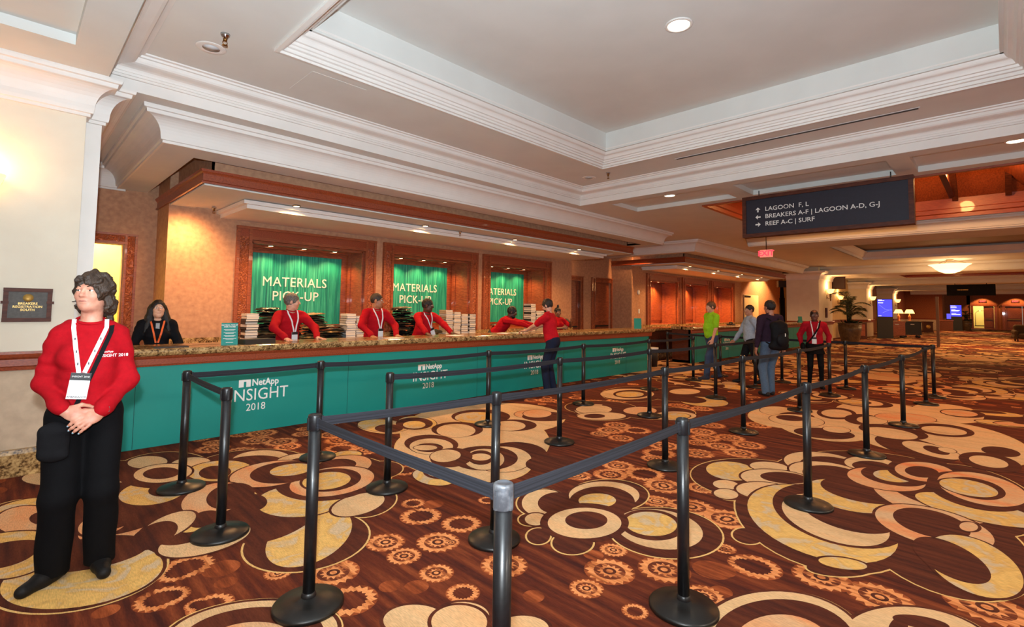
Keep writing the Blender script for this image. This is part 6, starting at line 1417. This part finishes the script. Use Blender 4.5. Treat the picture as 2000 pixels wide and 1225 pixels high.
[(8.261,2.415,0.804,0.46,-2.93,'l'),(8.227,1.888,1.083,0.599,-2.886,'l'),(9.93,1.407,1.08,0.634,-3.119,'l'),(8.596,1.1,1.386,0.65,-2.889,'l'),(8.547,0.381,1.251,0.565,-3.005,'l'),(10.685,0.706,0.989,0.459,-3.114,'l'),(8.261,2.415,0.791,0.447,-2.93,'t'),(8.227,1.888,1.07,0.586,-2.886,'t'),(9.93,1.407,1.067,0.621,-3.119,'t'),(8.596,1.1,1.373,0.637,-2.889,'t'),(8.547,0.381,1.238,0.552,-3.005,'t'),(10.685,0.706,0.976,0.446,-3.114,'t'),(8.716,2.605,0.422,0.255,-2.976,'t'),(8.487,2.28,0.366,0.236,-3.069,'d'),(8.199,2.208,0.459,0.344,-3.084,'t'),(8.287,2.309,0.226,0.185,3.119,'d'),(9.245,1.917,0.553,0.255,-3.06,'d'),(9.229,1.913,0.381,0.195,-3.098,'t'),(9.017,1.539,0.465,0.219,-3.083,'d'),(9.05,1.431,0.346,0.178,-3.129,'t'),(7.599,1.723,0.376,0.3,2.587,'d'),(7.966,1.656,0.218,0.151,3.1,'t'),(9.651,1.108,0.474,0.326,2.759,'p'),(7.617,0.805,0.598,0.339,-2.677,'d'),(7.642,0.654,0.391,0.226,-2.612,'t'),(7.668,0.605,0.208,0.11,-2.818,'d'),(7.761,0.514,0.132,0.079,-3.026,'t'),(8.419,1.11,0.461,0.371,-2.934,'d'),(8.271,1.118,0.341,0.287,-2.924,'t'),(9.064,0.632,0.485,0.309,3.049,'d'),(9.026,0.626,0.316,0.228,2.951,'t'),(7.505,0.157,0.452,0.246,-3.127,'d'),(7.513,0.164,0.267,0.153,-3.12,'t'),(10.808,0.518,0.442,0.266,3.028,'d'),(10.795,0.553,0.341,0.213,3.012,'p'),(8.161,0.072,0.275,0.162,3.071,'d')]]
GEARS = [(2.419,2.872,0.151,0),(2.18,2.697,0.064,1),(2.235,2.237,0.148,1),(2.645,1.745,0.154,1),(2.392,1.731,0.099,1),(2.399,1.425,0.071,0),(2.74,1.93,0.065,3),(3.86,2.107,0.127,1),(3.966,1.839,0.179,1),(3.912,1.548,0.164,1),(3.338,1.2,0.108,0),(3.111,1.318,0.113,3),(2.902,1.523,0.158,1),(2.859,3.068,0.08,0),(1.859,2.182,0.096,0),(2.118,1.888,0.06,3),(4.387,2.507,0.19,0),(4.238,2.222,0.186,1),(4.452,1.963,0.144,1),(4.143,2.728,0.167,1),(3.896,2.925,0.137,1),(4.438,2.831,0.153,1),(3.365,1.476,0.065,1),(2.803,1.232,0.114,1),(2.888,1.876,0.093,1),(2.283,3.186,0.16,0),(1.868,3,0.133,1),(2.122,2.76,0.149,1),(1.853,2.756,0.112,1),(1.878,2.452,0.106,1),(1.442,2.876,0.151,1),(1.38,2.549,0.146,0),(1.603,2.521,0.06,3),(1.708,2.41,0.07,3),(2.381,3.431,0.098,0),(2.488,3.308,0.083,3),(2.793,4.165,0.16,0),(0.846,3.544,0.15,0),(0.704,3.255,0.097,0),(0.834,3.015,0.114,0),(0.957,3.197,0.06,3),(0.984,3.382,0.102,3),(1.206,3.095,0.08,1),(0.659,3.264,0.126,0),(0.785,3.07,0.061,0),(0.438,3.323,0.06,3),(0.797,3.511,0.121,0),(3.347,1.145,0.155,0),(3.505,0.823,0.159,1),(3.941,1.544,0.19,1),(3.504,0.539,0.162,1),(3.444,1.372,0.075,1),(2.916,1.181,0.06,3),(3.812,0.11,0.19,1),(3.152,1.275,0.084,3),(2.289,6.535,0.19,1),(2.137,6.221,0.19,1),(2.301,5.981,0.19,1),(2.285,5.73,0.147,1),(2.638,6.166,0.133,1),(2.752,6.407,0.102,1),(2.831,5.591,0.19,1),(2.682,5.268,0.19,0),(2.856,5.021,0.171,1),(1.837,5.879,0.186,1),(1.665,6.192,0.177,1),(1.742,6.45,0.121,1),(2.874,5.891,0.169,1),(2.078,6.64,0.134,1),(1.674,6.719,0.109,1),(5.942,3.808,0.19,1),(5.894,3.475,0.19,0),(5.631,3.706,0.19,1),(5.374,3.69,0.135,1),(5.392,3.401,0.164,1),(4.442,2.83,0.17,1),(4.426,2.518,0.19,0),(4.265,2.246,0.164,1),(4.152,2.731,0.17,0),(3.891,2.946,0.144,1),(5.149,2.757,0.19,0),(5.478,2.867,0.19,1),(4.917,2.707,0.13,1),(6.473,2.863,0.19,1),(6.186,2.688,0.19,1),(6.423,2.482,0.19,1),(5.944,2.401,0.176,1),(6.259,2.196,0.19,1),(5.825,2.14,0.19,1),(5.468,2.464,0.19,1),(6.928,2.919,0.19,1),(7.423,2.481,0.19,1),(7.646,3.671,0.19,1),(7.958,3.517,0.19,1),(7.926,3.895,0.19,1),(3.869,2.084,0.124,1),(3.965,1.952,0.074,0),(4.416,1.968,0.105,1),(7.152,5.017,0.19,1),(7.489,4.801,0.19,1),(6.63,5.633,0.19,1),(6.414,5.736,0.19,3),(5.626,2.273,0.12,3),(5.902,2.658,0.137,1)]
# ------------------------------------------------------------------ floor: woven carpet with its pattern as inlaid shapes of one mesh
def streaked(name, c1, c2, c3, sx, sy, lo=0.3, hi=0.7, dist=0.0, scale=1.0, big=None):
    m, nt, b = newmat(name); tc = nt.nodes.new('ShaderNodeTexCoord'); mp = nt.nodes.new('ShaderNodeMapping'); mp.inputs['Scale'].default_value = (sx, sy, 1)
    nt.links.new(tc.outputs['Object'], mp.inputs['Vector'])
    nz = nt.nodes.new('ShaderNodeTexNoise'); nz.inputs['Scale'].default_value = scale; nz.inputs['Detail'].default_value = 3; nz.inputs['Distortion'].default_value = dist
    nt.links.new(mp.outputs['Vector'], nz.inputs['Vector'])
    cr = nt.nodes.new('ShaderNodeValToRGB'); e = cr.color_ramp.elements; e[0].position = lo; e[0].color = c1; e[1].position = hi; e[1].color = c3; k = e.new((lo+hi)/2); k.color = c2
    nt.links.new(nz.outputs['Fac'], cr.inputs['Fac'])
    out = cr.outputs['Color']
    # fine yarn rows
    wv = nt.nodes.new('ShaderNodeTexNoise'); wv.inputs['Scale'].default_value = 1.0; wv.inputs['Detail'].default_value = 1
    m2 = nt.nodes.new('ShaderNodeMapping'); m2.inputs['Scale'].default_value = (170, 26, 1); nt.links.new(tc.outputs['Object'], m2.inputs['Vector']); nt.links.new(m2.outputs['Vector'], wv.inputs['Vector'])
    mr = nt.nodes.new('ShaderNodeMapRange'); mr.inputs['From Min'].default_value = 0.3; mr.inputs['From Max'].default_value = 0.7; mr.inputs['To Min'].default_value = 0.84; mr.inputs['To Max'].default_value = 1.12
    nt.links.new(wv.outputs['Fac'], mr.inputs['Value'])
    mx = nt.nodes.new('ShaderNodeMixRGB'); mx.blend_type = 'MULTIPLY'; mx.inputs['Fac'].default_value = 1.0
    nt.links.new(out, mx.inputs['Color1']); nt.links.new(mr.outputs['Result'], mx.inputs['Color2']); out = mx.outputs['Color']
    nt.links.new(out, b.inputs['Base Color']); b.inputs['Roughness'].default_value = 0.95; b.inputs['Specular IOR Level'].default_value = 0.15
    return m
CM = [streaked('carpet_brown', rgb(62, 28, 24), rgb(96, 42, 26), rgb(134, 66, 36), 17, 1.4, 0.3, 0.72),
      streaked('carpet_dark', rgb(66, 32, 26), rgb(88, 42, 28), rgb(106, 54, 34), 20, 1.6, 0.3, 0.75),
      streaked('carpet_cream', rgb(206, 164, 118), rgb(222, 182, 134), rgb(228, 176, 124), 5, 0.8, 0.3, 0.7),
      streaked('carpet_gold', rgb(206, 178, 140), rgb(216, 168, 94), rgb(226, 180, 104), 3.2, 3.2, 0.40, 0.60, dist=2.4),
      streaked('carpet_salmon', rgb(214, 172, 130), rgb(222, 158, 108), rgb(226, 124, 74), 4, 1.0, 0.35, 0.72),
      streaked('carpet_line', rgb(222, 176, 106), rgb(226, 182, 114), rgb(230, 188, 120), 5, 5),
      streaked('carpet_gear', rgb(120, 56, 30), rgb(206, 122, 68), rgb(230, 150, 92), 24, 1.9, 0.30, 0.55),
      streaked('carpet_gear_dim', rgb(96, 44, 26), rgb(138, 66, 34), rgb(176, 92, 50), 20, 1.6, 0.32, 0.68),
      streaked('carpet_gear_inner', rgb(86, 40, 26), rgb(122, 58, 34), rgb(206, 124, 72), 40, 4, 0.35, 0.68)]
KI = {'d': 1, 't': 2, 'g': 3, 'p': 4, 'l': 5}
Fl = MB(); Fl.mi = 0; Fl.box(-6, 80, -14, 12, -0.1, 0)
def patch(x, y, a, b, th, mi, z, n=44):
    Fl.mi = mi; c, s_ = math.cos(th), math.sin(th)
    Fl.add([(x+a*math.cos(t)*c-b*math.sin(t)*s_, y+a*math.cos(t)*s_+b*math.sin(t)*c, z) for t in [2*PI*i/n for i in range(n)]], [tuple(range(n))])
def put(cl, zoff, dx=0, dy=0, rot=0, sc_=1, c0=(0, 0), n=44, flip=1):
    nl = sum(1 for s in cl if s[5] == 'l'); hw = 0.020 if cl[nl][5] == 'd' else 0.010; halo = True
    for i, (x, y, a, b, th, k) in enumerate(cl):
        u, v = (x-c0[0])*sc_, (y-c0[1])*sc_*flip; th2 = th*flip
        X = c0[0]+dx+u*math.cos(rot)-v*math.sin(rot); Y = c0[1]+dy+u*math.sin(rot)+v*math.cos(rot)
        if halo and k in 'tgp' and i >= 2*nl: patch(X, Y, a*sc_+hw, b*sc_+hw, th2+rot, 1, zoff+0.00006*i-0.00003, n)
        patch(X, Y, a*sc_, b*sc_, th2+rot, KI[k], zoff+0.00006*i, n)
def gearp(x, y, r, kind, z, n=18):
    rot = random.uniform(0, 1)
    def star(r0, r1, k, mi, zz):
        Fl.mi = mi; N = 2*k
        Fl.add([(x+(r0 if i % 2 else r1)*math.cos(2*PI*i/N+rot), y+(r0 if i % 2 else r1)*math.sin(2*PI*i/N+rot), zz) for i in range(N)], [tuple(range(N))])
    if kind == 3: patch(x, y, r, r, 0, 7, z, 24); return
    patch(x, y, r, r, 0, 7, z, 24)
    star(r*0.98, r*0.80, n, 6, z+0.0001)
    if kind == 1:
        patch(x, y, r*0.62, r*0.62, 0, 8, z+0.0002, 20); star(r*0.50, r*0.34, 12, 6, z+0.0003); patch(x, y, r*0.26, r*0.26, 0, 1, z+0.0004, 14); patch(x, y, r*0.14, r*0.14, 0, 6, z+0.0005, 12)
    else:
        star(r*0.64, r*0.54, n, 0, z+0.0002)
rnd = random.Random(11)
for i, g in enumerate(GEARS): gearp(g[0], g[1], g[2], g[3], 0.0002+0.000001*i)
ZO = 0.0010
for i, cl in enumerate(CARPET): put(cl, ZO+0.000004*i)
cen = [(sum(s[0] for s in c)/len(c), sum(s[1] for s in c)/len(c)) for c in CARPET]
occ = [(s[0], s[1], max(s[2], s[3])) for c in CARPET for s in c if s[5] in 'l']
big = [1, 3, 0, 12, 2, 3]; k = 0
for col in range(20):
    X = 10.9+col*2.9 if col < 12 else 45.5+(col-12)*3.6
    for row in range(4):
        Y = 5.2-row*2.75+(1.1 if col % 2 else 0)
        if X < 12 and Y < 2.2 and Y > 0: pass
        j = big[(col*3+row*2+col//2) % 6]; k += 1
        rot = rnd.uniform(-0.5, 0.5)+(PI if (col+row) % 2 else 0); sc_ = 1.15 if j in (0, 2) else 0.95
        put(CARPET[j], ZO+0.00006+0.0000023*k, X-cen[j][0], Y-cen[j][1], rot, sc_, cen[j], 26 if X < 25 else 16, -1 if row % 2 else 1)
        occ.append((X, Y, 1.25))
cnt = 0
for _ in range(9000):
    x = rnd.uniform(-1, 34); y = rnd.uniform(-2.4, 6.6)
    if x < 8.3 and y > -0.5 and not (x < 0.2 or (y > 5.4 and x > 3)): continue
    r = rnd.uniform(0.07, 0.15)
    if any((x-a)**2+(y-b)**2 < (c+r+0.02)**2 for a, b, c in occ): continue
    occ.append((x, y, r)); gearp(x, y, r, rnd.choice((0, 1, 1, 3)), 0.0002+0.0000007*cnt, 14); cnt += 1
struct(Fl.build('floor', CM))
